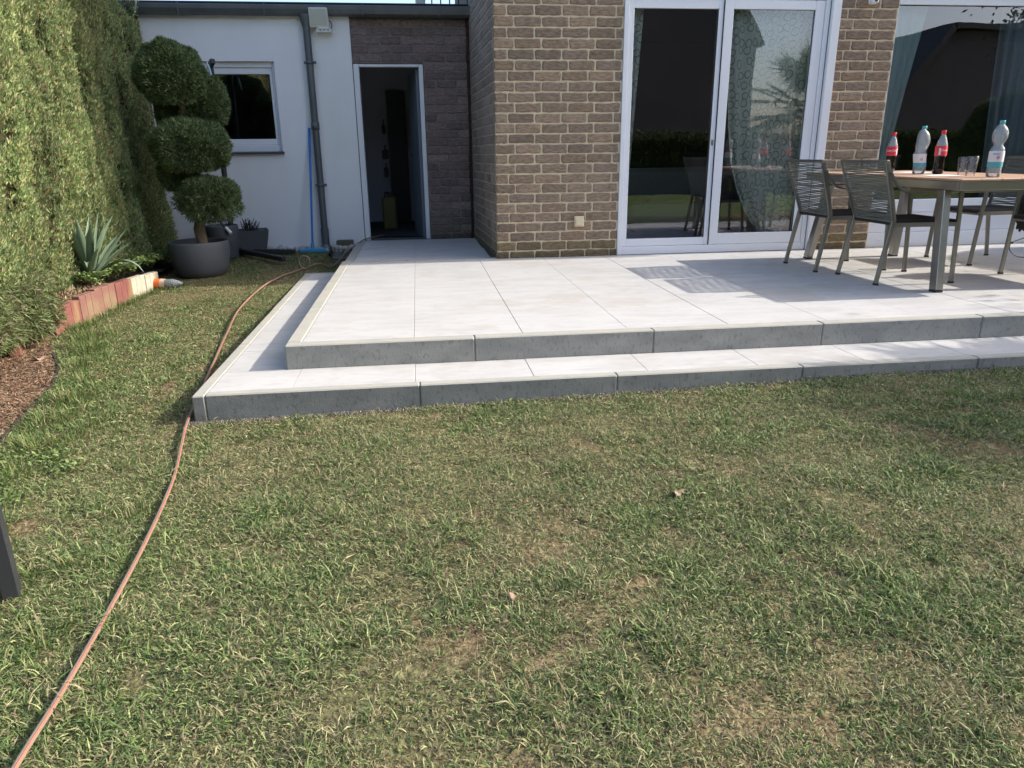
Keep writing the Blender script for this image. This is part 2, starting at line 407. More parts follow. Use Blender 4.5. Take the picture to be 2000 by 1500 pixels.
jx = [.08, .68, 1.28, 1.88, 2.48, 3.08, 3.68, 4.28, 4.88, 5.48, 6.08, 6.68, 7.28, 7.88, 8.48, 9.08]
rects = []
for i in range(len(jx)-1):
    rects += [(jx[i], jx[i+1], .08, 3.03)]
paving('upper_terrace', rects, 0)
paving('passage_floor', [(.11, .68, 3.145, 3.9), (.68, 1.40, 3.145, 3.9), (.11, .68, 3.9, 4.83), (.68, 1.385, 3.9, 4.83)], 0)
lj = [.08, .68, 1.28, 1.88, 2.48, 3.08, 3.68, 4.28, 4.88, 5.48, 6.08, 6.68, 7.28, 7.88, 8.48, 9.08]
low = [(-.315, .08, -.33, -.002)]+[(lj[i], lj[i+1], -.33, -.002) for i in range(len(lj)-1)]
low += [(-.315, -.002, 0.0, .42), (-.315, -.002, .42, 1.11), (-.315, -.002, 1.11, 1.8), (-.315, -.002, 1.8, 2.5), (-.315, -.002, 2.5, 3.27)]
paving('lower_step', low, -.128)
def kerb(name, segs, ztop, zbot, axis, o0, o1):
    """a run of kerb stones, butted with hairline joints; worn chamfered front"""
    mb = MB()
    for (a, b_) in segs:
        dz = random.uniform(-.0015, .0015); dd = random.uniform(-.0015, .0015)
        A, B = (a+.001, o0+dd, zbot), (b_-.001, o1, ztop+dz)
        if axis == 'y': A, B = (o0+dd, a+.001, zbot), (o1, b_-.001, ztop+dz)
        mb.box(A, B, 0, .006)
    # faces that look up take the paler weathered top
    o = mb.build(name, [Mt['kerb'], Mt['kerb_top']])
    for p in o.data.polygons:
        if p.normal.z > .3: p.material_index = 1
    return tag(o, kind='structure')
kerb('upper_kerb', [(1.006*k, 1.006*(k+1)) for k in range(9)], 0.002, -.30, 'x', 0.0, .078)
kerb('upper_side_kerb', [(.080, 1.0), (1.003, 2.0), (2.003, 3.14)], 0.002, -.30, 'y', 0.0, .078)
kerb('passage_kerb', [(0.081, .6), (.6, 1.55)], .001, -.2, 'x', 3.04, 3.142)
kerb('passage_side_kerb', [(3.144, 4.0), (4.0, 4.83)], -.008, -.3, 'y', .012, .108)
kerb('lower_kerb', [(-.317, .702), (.702, 1.70), (1.70, 2.70), (2.70, 3.705), (3.705, 4.71), (4.71, 5.72), (5.72, 6.72), (6.72, 7.72)], -.126, -.42, 'x', -.39, -.332)
kerb('lower_side_kerb', [(-.392, .6), (.6, 1.6), (1.6, 2.6), (2.6, 3.33)], -.126, -.42, 'y', -.376, -.3175)
kerb('lower_end_kerb', [(-.317, -.002)], -.126, -.3, 'x', 3.272, 3.33)
# solid fill below the paving so that nothing is open from the side
mb = MB(); mb.box((.079, .079, -.45), (9.0, 3.03, -.0305)); mb.box((-.316, -.331, -.45), (9.0, -.001, -.1585)); mb.box((-.316, -.001, -.45), (-.001, 3.271, -.1585)); mb.box((.109, 3.143, -.45), (1.39, 4.83, -.0305))
o = mb.build('terrace_base', Mt['grout']); tag(o, kind='structure')
# ================================================================== BRICK HOUSE
def bricks(O, u, nrm, L, z0, z1, course, pitch, off, pal, holes=(), relief=.0025, joint=.012, quarter=True, seed=1, wob=.0038):
    """individual hand-formed bricks proud of the mortar; O origin, u direction, nrm outward"""
    rg = random.Random(seed); V = []; Fc = []; C = []
    u = Vector(u).normalized(); nrm = Vector(nrm).normalized(); O = Vector(O)
    nu, nv = 9, 5
    k = 0; z = z0
    while z < z1-.02:
        zt = min(z+course-joint, z1)
        sh = off[k % len(off)]*pitch
        x = sh-pitch*2
        while x < L:
            a, b_ = x+joint/2, x+pitch-joint/2
            x += pitch
            spans = [(max(a, 0), min(b_, L))]
            for (h0, h1, hz0, hz1) in holes:
                if zt > hz0+.01 and z < hz1-.01:
                    ns = []
                    for (s0, s1) in spans:
                        if h0 > s0: ns.append((s0, min(s1, h0)))
                        if h1 < s1: ns.append((max(s0, h1), s1))
                    spans = ns
            for (s0, s1) in spans:
                if s1-s0 < .02: continue
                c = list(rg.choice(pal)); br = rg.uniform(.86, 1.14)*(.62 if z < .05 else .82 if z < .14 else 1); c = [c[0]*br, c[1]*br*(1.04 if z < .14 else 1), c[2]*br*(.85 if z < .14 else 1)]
                dp = relief+rg.uniform(-.0015, .0018); tl = rg.uniform(-.0015, .0015)
                dx = rg.uniform(-.0015, .0015); dz = rg.uniform(-.0015, .0015)
                base = len(V)
                for j in range(nv):
                    for i in range(nu):
                        fu, fv = i/(nu-1), j/(nv-1)
                        # border ring (outermost) lies in the mortar plane
                        eu = min(i, nu-1-i); ev = min(j, nv-1-j); e = min(eu, ev)
                        pu = [0, .03, .09, .28, .5, .72, .91, .97, 1][i]
                        pv = [0, .12, .5, .88, 1][j]
                        U = s0+(s1-s0)*pu; Z = z+(zt-z)*pv
                        dd = -.0035 if e == 0 else dp+rg.uniform(-.0010, .0010)+tl*(fv-.5)
                        if e > 0:
                            if (eu == 1 and ev == 1): dd -= .002
                        # rounded corners and wobbly outline
                        if ev <= 1: Z += rg.uniform(-wob, wob)
                        if eu <= 1: U += rg.uniform(-wob, wob)
                        if eu == 0 and ev == 0:
                            U += .006*(1 if i == 0 else -1); Z += .005*(1 if j == 0 else -1)
                        U = min(max(U+dx, 0), L); P = O+u*U+nrm*dd; V.append((P.x, P.y, Z+dz)); C.append(c)
                for j in range(nv-1):
                    for i in range(nu-1):
                        q = base+j*nu+i; Fc.append((q, q+1, q+1+nu, q+nu))
        z += course; k += 1
    V = np.array(V); Fc = np.array(Fc)
    # orient faces outward
    a, b_, c_ = V[Fc[0][0]], V[Fc[0][1]], V[Fc[0][3]]
    if np.dot(np.cross(b_-a, c_-a), np.array(nrm)) < 0: Fc = Fc[:, ::-1]
    return V, Fc, np.array(C)
pal_front = [(.27, .20, .147), (.255, .19, .142), (.29, .213, .153), (.24, .178, .138), (.28, .208, .155), (.295, .213, .15)]
pal_dark = [(.205, .155, .145), (.23, .175, .16), (.185, .145, .135), (.25, .195, .175), (.215, .165, .155)]
house = empty('brick_house', (1.46, 3.04, 0)); tag(house, 'brown brick house with yellow mortar joints and white framed glass doors', 'house')
hl = house.location
def hchild(mb, name, mats, **k):
    o = mb.build(name, mats, house, **k); o.matrix_parent_inverse = Matrix.Translation(-hl); return o
def hbricks(name, parts, mortar_mb, mm):
    Vs, Fs, Cs = [], [], []; n0 = 0
    for (V, Fc, C) in parts: Vs.append(V); Fs.append(Fc+n0); Cs.append(C); n0 += len(V)
    nb = n0
    # mortar/backing boxes appended with their own material slot
    V = np.concatenate(Vs); Fc = np.concatenate(Fs); C = np.concatenate(Cs)
    mv = np.array(mortar_mb.v); mf = np.array(mortar_mb.f)+nb
    V = np.concatenate([V, mv]); F2 = np.concatenate([Fc, mf]); C = np.concatenate([C, np.full((len(mv), 3), .3)])
    o = npmesh(name, V, F2, Mt['brick'], house, C); o.data.materials.append(mm)
    mi = np.zeros(len(F2), np.int32); mi[len(Fc):] = 1; o.data.polygons.foreach_set('material_index', mi)
    o.matrix_parent_inverse = Matrix.Translation(-hl); return o
YW = 3.04; HT = 5.6
crs = .0877; z0 = -.0165
mb = MB(); e = .004
mb.box((1.46, YW+e, -.4), (2.615, YW+.30, 2.75)); mb.box((4.625, YW+e, -.4), (5.20, YW+.30, 2.75))
mb.box((1.46, YW+e, 2.75), (11.5, YW+.30, HT)); mb.box((2.615, YW+e, 2.30), (4.625, YW+.30, 2.75)); mb.box((5.20, YW+e, 2.30), (11.5, YW+.30, 2.75))
mb.box((9.4, YW+e, -.4), (11.5, YW+.30, 2.30)); mb.box((5.20, YW+e, -.4), (9.4, YW+.30, -.001))
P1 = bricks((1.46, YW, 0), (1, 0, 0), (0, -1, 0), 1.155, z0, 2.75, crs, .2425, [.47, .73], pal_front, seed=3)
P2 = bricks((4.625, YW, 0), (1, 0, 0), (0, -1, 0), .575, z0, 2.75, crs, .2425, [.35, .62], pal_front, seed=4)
hbricks('front_wall', [P1, P2], mb, Mt['mortar'])
# side wall of the passage, slightly out of square
A = Vector((1.452, YW+.0, 0)); B = Vector((1.375, 4.86, 0)); dv = (B-A).normalized(); nn = Vector((-dv.y, dv.x, 0))
mb = MB(); q = nn*-.004; A2, B2 = A+q, B+q; T = Vector((.30, 0, 0))
mb.hexa([(A2.x, A2.y+.006, -.4), (A2.x+.15, A2.y+.30, -.4), (B2.x+.3, B2.y, -.4), (B2.x, B2.y, -.4), (A2.x, A2.y+.006, HT), (A2.x+.15, A2.y+.30, HT), (B2.x+.3, B2.y, HT), (B2.x, B2.y, HT)])
pal_side = [(.27, .215, .18), (.25, .195, .165), (.29, .225, .185), (.235, .185, .155)]
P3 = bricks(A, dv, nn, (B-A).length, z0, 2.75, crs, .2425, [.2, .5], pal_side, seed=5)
hbricks('side_wall', [P3], mb, mat('grey_mortar', (.42, .38, .31), .95, spec=.1, var=(12, .5, (.32, .29, .25))))
mb = MB(); mb.box((1.75, 8.5, -.4), (11.5, 8.8, HT)); mb.box((11.2, YW+.3, -.4), (11.5, 8.5, HT)); mb.box((1.46, 4.87, 2.6), (1.74, 8.8, HT))
hchild(mb, 'rear_wall', Mt['farwall'])
mb = MB(); mb.add([(1.3, 2.97, HT), (11.7, 2.97, HT), (11.7, 6, HT+1.6), (1.3, 6, HT+1.6), (1.3, 9, HT), (11.7, 9, HT)], [(0, 1, 2, 3), (3, 2, 5, 4), (0, 3, 4), (1, 5, 2), (0, 4, 5, 1)])
hchild(mb, 'roof', Mt['roofdark'])

# rooms behind the glass
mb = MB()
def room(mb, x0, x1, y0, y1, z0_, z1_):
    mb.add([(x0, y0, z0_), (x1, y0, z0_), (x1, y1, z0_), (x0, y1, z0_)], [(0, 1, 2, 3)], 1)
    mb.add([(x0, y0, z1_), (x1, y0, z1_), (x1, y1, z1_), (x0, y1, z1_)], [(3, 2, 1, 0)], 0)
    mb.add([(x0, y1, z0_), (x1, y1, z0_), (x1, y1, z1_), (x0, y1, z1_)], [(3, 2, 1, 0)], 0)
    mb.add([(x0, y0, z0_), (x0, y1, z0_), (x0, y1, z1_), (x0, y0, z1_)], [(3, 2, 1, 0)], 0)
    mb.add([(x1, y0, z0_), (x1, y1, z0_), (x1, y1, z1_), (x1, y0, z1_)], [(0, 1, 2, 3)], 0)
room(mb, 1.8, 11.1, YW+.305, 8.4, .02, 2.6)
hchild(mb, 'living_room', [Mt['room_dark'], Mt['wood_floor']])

# sliding door
FY = YW-.012   # front of frames
def frame_rect(mb, x0, x1, z0_, z1_, w, y0, y1, wt=None, wb=None, c=.004, mi=0):
    wt = w if wt is None else wt; wb = w if wb is None else wb
    mb.box((x0, y0, z0_), (x0+w, y1, z1_), mi, c); mb.box((x1-w, y0, z0_), (x1, y1, z1_), mi, c)
    mb.box((x0+w, y0+.0007, z1_-wt), (x1-w, y1, z1_), mi, c); mb.box((x0+w, y0+.0007, z0_), (x1-w, y1, z0_+wb), mi, c)
sd_ = empty('sliding_door', (0, 0, 0)); sd_.parent = house; sd_.matrix_parent_inverse = Matrix.Translation(-hl)
mb = MB(); frame_rect(mb, 2.617, 4.53, .002, 2.285, .045, FY, YW+.12, wt=.05, wb=.075)
mb.build('outer_frame', Mt['upvc'], sd_)
mb = MB(); frame_rect(mb, 2.664, 3.528, .079, 2.232, .044, FY+.012, YW+.055, wt=.078, wb=.072); 
for xx in (2.78, 3.40): mb.box((xx, FY+.008, .036), (xx+.03, FY+.02, .046), 0, .002)
mb.box((3.492, FY+.004, 1.0), (3.512, FY+.012, 1.05), 1, .002)
mb.build('left_sash_frame', [Mt['upvc'], Mt['steel']], sd_)
mb = MB(); frame_rect(mb, 3.532, 4.482, .079, 2.232, .088, FY+.006, YW+.05, wt=.078, wb=.105)
for xx in (3.66, 4.38): mb.box((xx, FY-.004, .036), (xx+.03, FY+.004, .046), 0, .002)
mb.build('right_sash_frame', Mt['upvc'], sd_)
pane('pane', (2.708, FY+.03, .151), (3.484, FY+.034, 2.154), sd_)
pane('pane', (3.62, FY+.028, .184), (4.394, FY+.032, 2.154), sd_)
mb = MB(); frame_rect(mb, 2.704, 3.488, .147, 2.158, .006, FY+.022, FY+.03, c=0); frame_rect(mb, 3.616, 4.398, .18, 2.158, .006, FY+.02, FY+.028, c=0)
mb.box((3.5285, FY+.001, .08), (3.5315, FY+.05, 2.23)); mb.box((4.4825, FY+.03, .079), (4.4845, FY+.06, 2.232))
mb.build('rubber_seal', Mt['seal'], sd_)
mb = MB(); mb.box((4.537, FY-.035, .0), (4.618, YW+.1, 2.75), 0, .004); mb.box((4.5305, FY+.004, 0), (4.5365, YW+.1, 2.75), 1)
mb.build('shutter_rail', [Mt['upvc'], Mt['seal']], sd_)
mb = MB(); mb.box((2.617, FY+.004, 2.2865), (4.53, YW+.2, 2.45), 0, .004); mb.build('shutter_box', Mt['upvc'], sd_)
# big fixed window
fw_ = empty('fixed_window', (0, 0, 0)); fw_.parent = house; fw_.matrix_parent_inverse = Matrix.Translation(-hl)
WY = YW+.035
mb = MB(); frame_rect(mb, 5.205, 9.39, .34, 2.30, .022, WY, WY+.09, wt=.085, wb=.125)
mb.box((5.205, WY+.005, .145), (9.39, WY+.09, .338), 0, .004); mb.box((5.205, WY-.012, 0), (9.39, WY+.09, .143), 0, .004)
for xx in (5.33, 6.3): mb.box((xx, WY-.02, .07), (xx+.03, WY-.012, .08), 0, .002)
mb.build('frame', Mt['upvc'], fw_)
pane('pane', (5.227, WY+.03, .465), (9.368, WY+.034, 2.215), fw_)
mb = MB(); frame_rect(mb, 5.227, 9.368, .465, 2.215, .005, WY+.02, WY+.028, c=0); mb.build('rubber_seal', Mt['seal'], fw_)

# ---- annex: plastered wall, window, doorway, gutter
YA = 4.85
ax = empty('flat_roofed_annex', (-.4, YA, -.1)); tag(ax, 'low white plastered annex with a small window, dark gutter and open doorway', 'annex')
al = ax.location
def ach(mb, name, mats, parent=ax, **k):
    o = mb.build(name, mats, parent, **k)
    if parent is ax: o.matrix_parent_inverse = Matrix.Translation(-al)
    return o
wx0, wx1, wz0, wz1 = -1.50, -.722, .995, 1.915
mb = MB()
for (a, b_) in [((-2.03, -.4), (wx0, 2.45)), ((wx1, -.4), (.10, 2.45)), ((wx0, -.4), (wx1, wz0)), ((wx0, wz1), (wx1, 2.45))]:
    mb.box((a[0], YA-.02, a[1]), (b_[0], YA+.28, b_[1]))
ach(mb, 'plaster_wall', Mt['plaster'])
# brick around the doorway and left of the plaster
pal = pal_dark
Q1 = bricks((.10, YA+.012, 0), (1, 0, 0), (0, -1, 0), 1.30, z0, 2.45, crs, .235, [.3, .8], pal, holes=[(.0, .765, -1, 1.90)], seed=8, relief=.005)
Q2 = bricks((-3.2, YA+.012, 0), (1, 0, 0), (0, -1, 0), 1.17, z0-.0877, 2.45, crs, .235, [.3, .8], pal, seed=9, relief=.005)
mb = MB(); mb.box((.101, YA+.016, 1.90), (.865, YA+.28, 2.45)); mb.box((.865, YA+.016, -.4), (1.46, YA+.28, 2.45))
def abricks(name, parts, mortar_mb, mm):
    o = hbricks(name, parts, mortar_mb, mm); o.parent = ax; o.matrix_parent_inverse = Matrix.Translation(-al); return o
abricks('brick_wall', [Q1], mb, Mt['mortar_dark'])
mb = MB(); mb.box((-3.2, YA+.016, -.4), (-2.031, YA+.28, 2.45)); abricks('brick_wall', [Q2], mb, Mt['mortar_dark'])
# dark jagged seam where the annex meets the house
mb = MB(); 
for k in range(28):
    z_ = k*.0877-.02; w_ = .012+.01*random.random(); mb.box((1.358-w_, YA-.03-random.random()*.01, z_), (1.372, YA+.02, z_+.085), 0, .003)
ach(mb, 'wall_seam', mat('red_brown_seam', (.045, .02, .018), .95))
# window
aw = empty('small_window'); aw.parent = ax; aw.matrix_parent_inverse = Matrix.Translation(-al)
mb = MB(); frame_rect(mb, wx0+.002, wx1-.002, wz0+.002, wz1-.002, .035, YA+.03, YA+.10, wt=.055, wb=.07)
frame_rect(mb, wx0+.039, wx1-.039, wz0+.074, wz1-.059, .03, YA+.045, YA+.09, wt=.062, wb=.062)
mb.box((wx1-.12, YA+.024, 1.045), (wx1-.08, YA+.03, 1.05))
mb.build('frame', Mt['upvc'], aw)
pane('pane', (wx0+.06, YA+.068, wz0+.13), (wx1-.06, YA+.072, wz1-.115), aw)
mb = MB(); mb.hexa([(wx0-.01, YA-.06, wz0-.022), (wx1+.018, YA-.06, wz0-.022), (wx1+.018, YA+.03, wz0-.012), (wx0-.01, YA+.03, wz0-.012), (wx0-.01, YA-.06, wz0-.004), (wx1+.018, YA-.06, wz0-.004), (wx1+.018, YA+.03, wz0+.006), (wx0-.01, YA+.03, wz0+.006)])
mb.build('sill', Mt['anthracite'], aw)
# doorway
dr = empty('doorway'); dr.parent = ax; dr.matrix_parent_inverse = Matrix.Translation(-al)
mb = MB(); mb.box((.108, YA-.012, .0), (.168, YA+.10, 1.892), 0, .004); mb.box((.812, YA+.02, .0), (.860, YA+.10, 1.892), 0, .004); mb.box((.168, YA+.015, 1.866), (.812, YA+.10, 1.892), 0, .003)
mb.box((.100, YA-.004, 0), (.1075, YA+.10, 1.9), 1)
mb.build('door_frame', [Mt['upvc'], Mt['seal']], dr)
mb = MB(); mb.box((.168, YA+.0, -.01), (.812, YA+.10, .018), 0, .004); mb.build('threshold', Mt['anthracite'], dr)
Mt['door_leaf'] = mat('blue_grey_door', (.16, .19, .24), .5, var=(3, .3, (.12, .15, .19)))
mb = MB(); mb.bar((.795, YA+.11, .93), (.70, YA+.72, .93), .035, 1.84, c=.004); lf = mb.build('door_leaf', Mt['door_leaf'], dr)
mb = MB(); mb.tube([(.715, YA+.62, .95), (.66, YA+.61, .95), (.655, YA+.53, .95)], .008); mb.build('handle', Mt['steel'], lf)
mb = MB(); room(mb, -.3, 1.30, YA+.285, 7.2, .01, 2.3)
mb.box((.36, 7.05, .01), (.62, 7.19, 1.78), 2)  # black box painted in for the darkness of a further door opening
ach(mb, 'storage_room', [Mt['room'], Mt['room_dark'], Mt['black']])
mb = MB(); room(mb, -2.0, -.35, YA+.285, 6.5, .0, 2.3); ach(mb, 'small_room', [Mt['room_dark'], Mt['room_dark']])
# flat roof + gutter + downpipe
mb = MB(); mb.box((-3.2, YA-.03, 2.452), (1.45, 8.6, 2.468)); mb.box((-3.2, YA-.045, 2.468), (1.45, 8.6, 2.482), 0, .003)
ach(mb, 'flat_roof', Mt['roofdark'])
mb = MB()
prof = [(4.83, 2.45), (4.715, 2.437), (4.707, 2.443), (4.700, 2.437), (4.703, 2.40), (4.722, 2.362), (4.762, 2.342), (4.80, 2.345), (4.83, 2.37)]
for X0, X1 in ((-3.0, -.9), (-.9, 1.395)):
    n_ = len(prof); mb.add([(X0+.001, y, z_) for y, z_ in prof]+[(X1-.001, y, z_) for y, z_ in prof], [(i, i+1, i+1+n_, i+n_) for i in range(n_-1)]+[tuple(range(n_)), tuple(range(2*n_-1, n_-1, -1))], 0, False)
for X in (-2.4, -1.6, -.75, .25, 1.05): mb.box((X, 4.695, 2.345), (X+.012, 4.83, 2.45))
g_ = ach(mb, 'gutter', Mt['zinc'])
mb = MB(); mb.box((-3.0, 4.831, 2.34), (1.40, 4.849, 2.452)); ach(mb, 'fascia', Mt['anthracite'])
mb = MB()
px_ = -.34
mb.lathe([(.062, 2.36), (.062, 2.30), (.05, 2.27), (.04, 2.24)], (px_, 4.765, 0), n=16)
mb.tube([(px_, 4.765, 2.26), (px_, 4.765, 2.2), (px_, 4.768, 2.1), (px_, 4.768, .14)], .038, n=16)
mb.tube([(px_, 4.768, .16), (px_, 4.768, -.02)], .045, n=16); mb.lathe([(.045, -.02), (.072, -.06), (.072, -.12)], (px_, 4.768, 0), n=16)
mb.lathe([(.040, 1.30), (.045, 1.30), (.045, 1.22), (.040, 1.22)], (px_, 4.768, 0), n=16)
for z_ in (1.88, .62):
    mb.lathe([(.039, z_), (.045, z_), (.045, z_+.03), (.039, z_+.03)], (px_, 4.768, 0), n=16)
    mb.box((px_-.06, 4.765, z_+.004), (px_+.062, 4.80, z_+.026), 0, .003); mb.box((px_+.05, 4.755, z_), (px_+.07, 4.77, z_+.03), 0, .003)
ach(mb, 'downpipe', Mt['zinc'])
# roof furniture seen above the gutter at the right
t = empty('roof_railing', (1.1, 5.3, 2.482)); tag(t, 'dark metal railing on the annex roof beside the brick wall', 'railing')
for z_ in (.04, .9):
    mb = MB(); mb.bar((-.12, 0, z_), (.34, 0, z_), .03, .03); mb.build('rail', Mt['blackmetal'], t)
for k in range(5):
    mb = MB(); mb.bar((-.1+.1*k, 0, 0), (-.1+.1*k, 0, .9), .014, .014, up=(0, 1, 0)); mb.build('baluster', Mt['blackmetal'], t)
t = empty('roof_box', (.86, 5.15, 2.482)); tag(t, 'white box lying on the annex roof just above the dark gutter', 'box')
mb = MB(); mb.box((-.04, -.1, 0), (.06, .15, .09), 0, .006); mb.box((-.045, -.105, .09), (.065, .155, .10), 0, .003); mb.build('casing', Mt['lampbody'], t)

# ---- wall-mounted things
t = empty('floodlight', (-.2, YA-.02, 2.26)); tag(t, 'square grey white floodlight fixed to the plaster above the downpipe', 'floodlight')
mb = MB(); mb.hexa([(-.095, -.16, .15), (.095, -.16, .15), (.095, -.10, .16), (-.095, -.10, .16), (-.10, -.10, -.03), (.10, -.10, -.03), (.10, -.05, -.02), (-.10, -.05, -.02)], 0, .006)
mb.box((-.07, -.06, 0), (.07, -.035, .12), 0, .004)
mb.build('housing', Mt['lampbody'], t)
mb = MB(); mb.hexa([(-.08, -.166, .138), (.08, -.166, .138), (.08, -.158, .142), (-.08, -.158, .142), (-.083, -.112, -.012), (.083, -.112, -.012), (.083, -.102, -.010), (-.083, -.102, -.010)]); mb.build('front_glass', mat('frosted_glass', (.55, .57, .53), .2, coat=.5), t)
mb = MB(); mb.box((-.04, -.10, -.075), (.12, -.0, -.035), 0, .005); mb.tube([(-.02, -.1, -.036), (.1, -.1, -.036)], .012)
for k in range(3): mb.lathe([(.006, 0), (.006, .004)], (.0, 0, 0), n=6)
mb.build('bracket', Mt['lampbody'], t)
for xx in (0.0, .04, .08):
    mb = MB(); mb.box((xx, -.103, -.06), (xx+.01, -.1, -.05)); mb.build('screw', Mt['seal'], t)
mb = MB(); mb.tube([(.09, -.06, .05), (.115, -.07, .03), (.128, -.08, 0), (.12, -.07, -.03), (.10, -.05, -.05)], .005); mb.build('cable', Mt['cable'], t)
t = empty('outdoor_socket', (2.236, YW-.007, .33)); tag(t, 'cream square outdoor socket low on the brick wall left of the glass door', 'socket')
mb = MB(); mb.box((-.045, -.03, -.048), (.045, 0, .048), 0, .006); mb.build('back_box', Mt['cream'], t)
mb = MB(); mb.box((-.036, -.038, -.038), (.036, -.03, .03), 0, .005); mb.box((-.01, -.044, -.042), (.01, -.036, -.036), 0, .002); mb.build('hinged_cover', Mt['cream'], t)
t = empty('security_camera', (4.9, YW-.007, 2.24)); tag(t, 'small white security camera on the brick pillar between the two large windows', 'camera')
mb = MB(); mb.lathe([(0, 0), (.035, 0), (.035, .05), (0, .05)], (0, -.03, .03), n=16); mb.tube([(0, -.03, .04), (-.0, -.05, .01)], .012); mb.build('mount', Mt['lampbody'], t)
mb = MB(); mb.box((-.035, -.11, -.045), (.03, -.03, .01), 0, .012); mb.build('body', Mt['upvc'], t)
mb = MB(); mb.tube([(-.003, -.110, -.02), (-.003, -.114, -.02)], .014, n=14); mb.build('lens', Mt['black'], t)
t = empty('roof_cable', (-1.98, 4.69, 2.45)); tag(t, 'thin white rod standing against the gutter at the hedge end', 'rod')
mb = MB(); mb.tube([(-.03, 0, -.10), (.02, 0, .08), (.06, 0, .25)], .006); mb.build('rod', Mt['upvc'], t)
mb = MB(); mb.box((-.02, .0, -.012), (.02, .03, .012), 0, .002); mb.build('clip', Mt['zinc'], t)

# ---- curtains
def curtain_mat():
    m = bpy.data.materials.new('sheer_patterned_curtain'); m.use_nodes = True; n = m.node_tree
    for q in list(n.nodes):
        if q.type == 'BSDF_PRINCIPLED': n.nodes.remove(q)
    o = n.nodes['Material Output']; tc = n.nodes.new('ShaderNodeTexCoord')
    mp = n.nodes.new('ShaderNodeMapping'); mp.inputs['Scale'].default_value = (1.3, 1, 1); n.links.new(tc.outputs['Object'], mp.inputs[0])
    v1 = n.nodes.new('ShaderNodeTexVoronoi'); v1.inputs['Scale'].default_value = 11; v1.inputs['Randomness'].default_value = .55
    nz = n.nodes.new('ShaderNodeTexNoise'); nz.inputs['Scale'].default_value = 7
    sp_ = n.nodes.new('ShaderNodeSeparateXYZ'); cb_ = n.nodes.new('ShaderNodeCombineXYZ'); n.links.new(mp.outputs[0], sp_.inputs[0]); n.links.new(sp_.outputs[0], cb_.inputs[0]); n.links.new(sp_.outputs[2], cb_.inputs[1])
    v1.voronoi_dimensions = '2D'
    n.links.new(cb_.outputs[0], nz.inputs['Vector'])
    add = n.nodes.new('ShaderNodeVectorMath'); add.operation = 'MULTIPLY_ADD'; add.inputs[1].default_value = (.05, .05, 0)
    n.links.new(nz.outputs['Color'], add.inputs[0]); n.links.new(cb_.outputs[0], add.inputs[2]); n.links.new(add.outputs[0], v1.inputs['Vector'])
    # ring where the distance is near a radius
    s1 = n.nodes.new('ShaderNodeMath'); s1.operation = 'SUBTRACT'; s1.inputs[1].default_value = .36; n.links.new(v1.outputs['Distance'], s1.inputs[0])
    ab = n.nodes.new('ShaderNodeMath'); ab.operation = 'ABSOLUTE'; n.links.new(s1.outputs[0], ab.inputs[0])
    rp = n.nodes.new('ShaderNodeMapRange'); rp.inputs[1].default_value = .03; rp.inputs[2].default_value = .08; n.links.new(ab.outputs[0], rp.inputs[0])
    mx = n.nodes.new('ShaderNodeMix'); mx.data_type = 'RGBA'; n.links.new(rp.outputs[0], mx.inputs[0])
    mx.inputs[6].default_value = (.42, .47, .40, 1); mx.inputs[7].default_value = (.93, .95, .86, 1)
    d = n.nodes.new('ShaderNodeBsdfDiffuse'); n.links.new(mx.outputs[2], d.inputs[0])
    tl = n.nodes.new('ShaderNodeBsdfTranslucent'); n.links.new(mx.outputs[2], tl.inputs[0])
    a = n.nodes.new('ShaderNodeMixShader'); a.inputs[0].default_value = .08; n.links.new(d.outputs[0], a.inputs[1]); n.links.new(tl.outputs[0], a.inputs[2])
    tr = n.nodes.new('ShaderNodeBsdfTransparent'); b_ = n.nodes.new('ShaderNodeMixShader'); b_.inputs[0].default_value = .985
    n.links.new(tr.outputs[0], b_.inputs[1]); n.links.new(a.outputs[0], b_.inputs[2]); n.links.new(b_.outputs[0], o.inputs[0])
    return m
Mt['curtain'] = curtain_mat()
def curtain(name, left, right, zt, zb, y, folds, amp, label, m=None):
    """left/right: functions of height fraction (0 bottom, 1 top) giving x"""
    nu, nv = 70, 60; V = []; F = []
    for j in range(nv+1):
        v = j/nv; z = zb+(zt-zb)*v; l, r = left(v), right(v)
        for i in range(nu+1):
            u = i/nu; ph = folds*u*2*PI+math.sin(3*v+u*5)*.5
            V.append((l+(r-l)*u+.006*math.sin(ph*1.0+1), y+amp*math.sin(ph)*(.6+.4*math.sin(u*9+v*2)), z))
    for j in range(nv):
        for i in range(nu):
            a = j*(nu+1)+i; F.append((a, a+1, a+nu+2, a+nu+1))
    o = npmesh(name, np.array(V), np.array(F), m or Mt['curtain'], smooth=True)
    tag(o, label, 'curtain', 'curtains behind the glass'); return o
ipl = lambda pts: (lambda v: float(np.interp(v, [p[0] for p in pts], [p[1] for p in pts])))
curtain('curtain', ipl([(0, 4.16), (.06, 4.04), (.13, 3.93), (.22, 3.84), (.33, 3.76), (.5, 3.70), (.75, 3.655), (1, 3.64)]), ipl([(0, 4.30), (.1, 4.42), (.3, 4.46), (1, 4.46)]), 2.25, .10, 3.17, 7, .022, 'sheer curtain with oval outlines swept aside behind the right door pane')
curtain('curtain', ipl([(0, 2.68), (1, 2.68)]), ipl([(0, 2.715), (.3, 2.745), (1, 2.83)]), 2.25, .10, 3.17, 2, .015, 'narrow patterned curtain edge behind the left door pane')
Mt['curtain_plain'] = mat('pale_green_voile', (.62, .74, .72), .9, var=(14, .5, (.42, .54, .54), .4, .7, (3, 1, .3)))
curtain('curtain', ipl([(0, 5.19), (1, 5.2)]), ipl([(0, 5.40), (.3, 5.42), (.6, 5.50), (1, 5.62)]), 2.25, .40, 3.22, 4, .018, 'pale green curtain at the left end of the wide window', Mt['curtain_plain'])
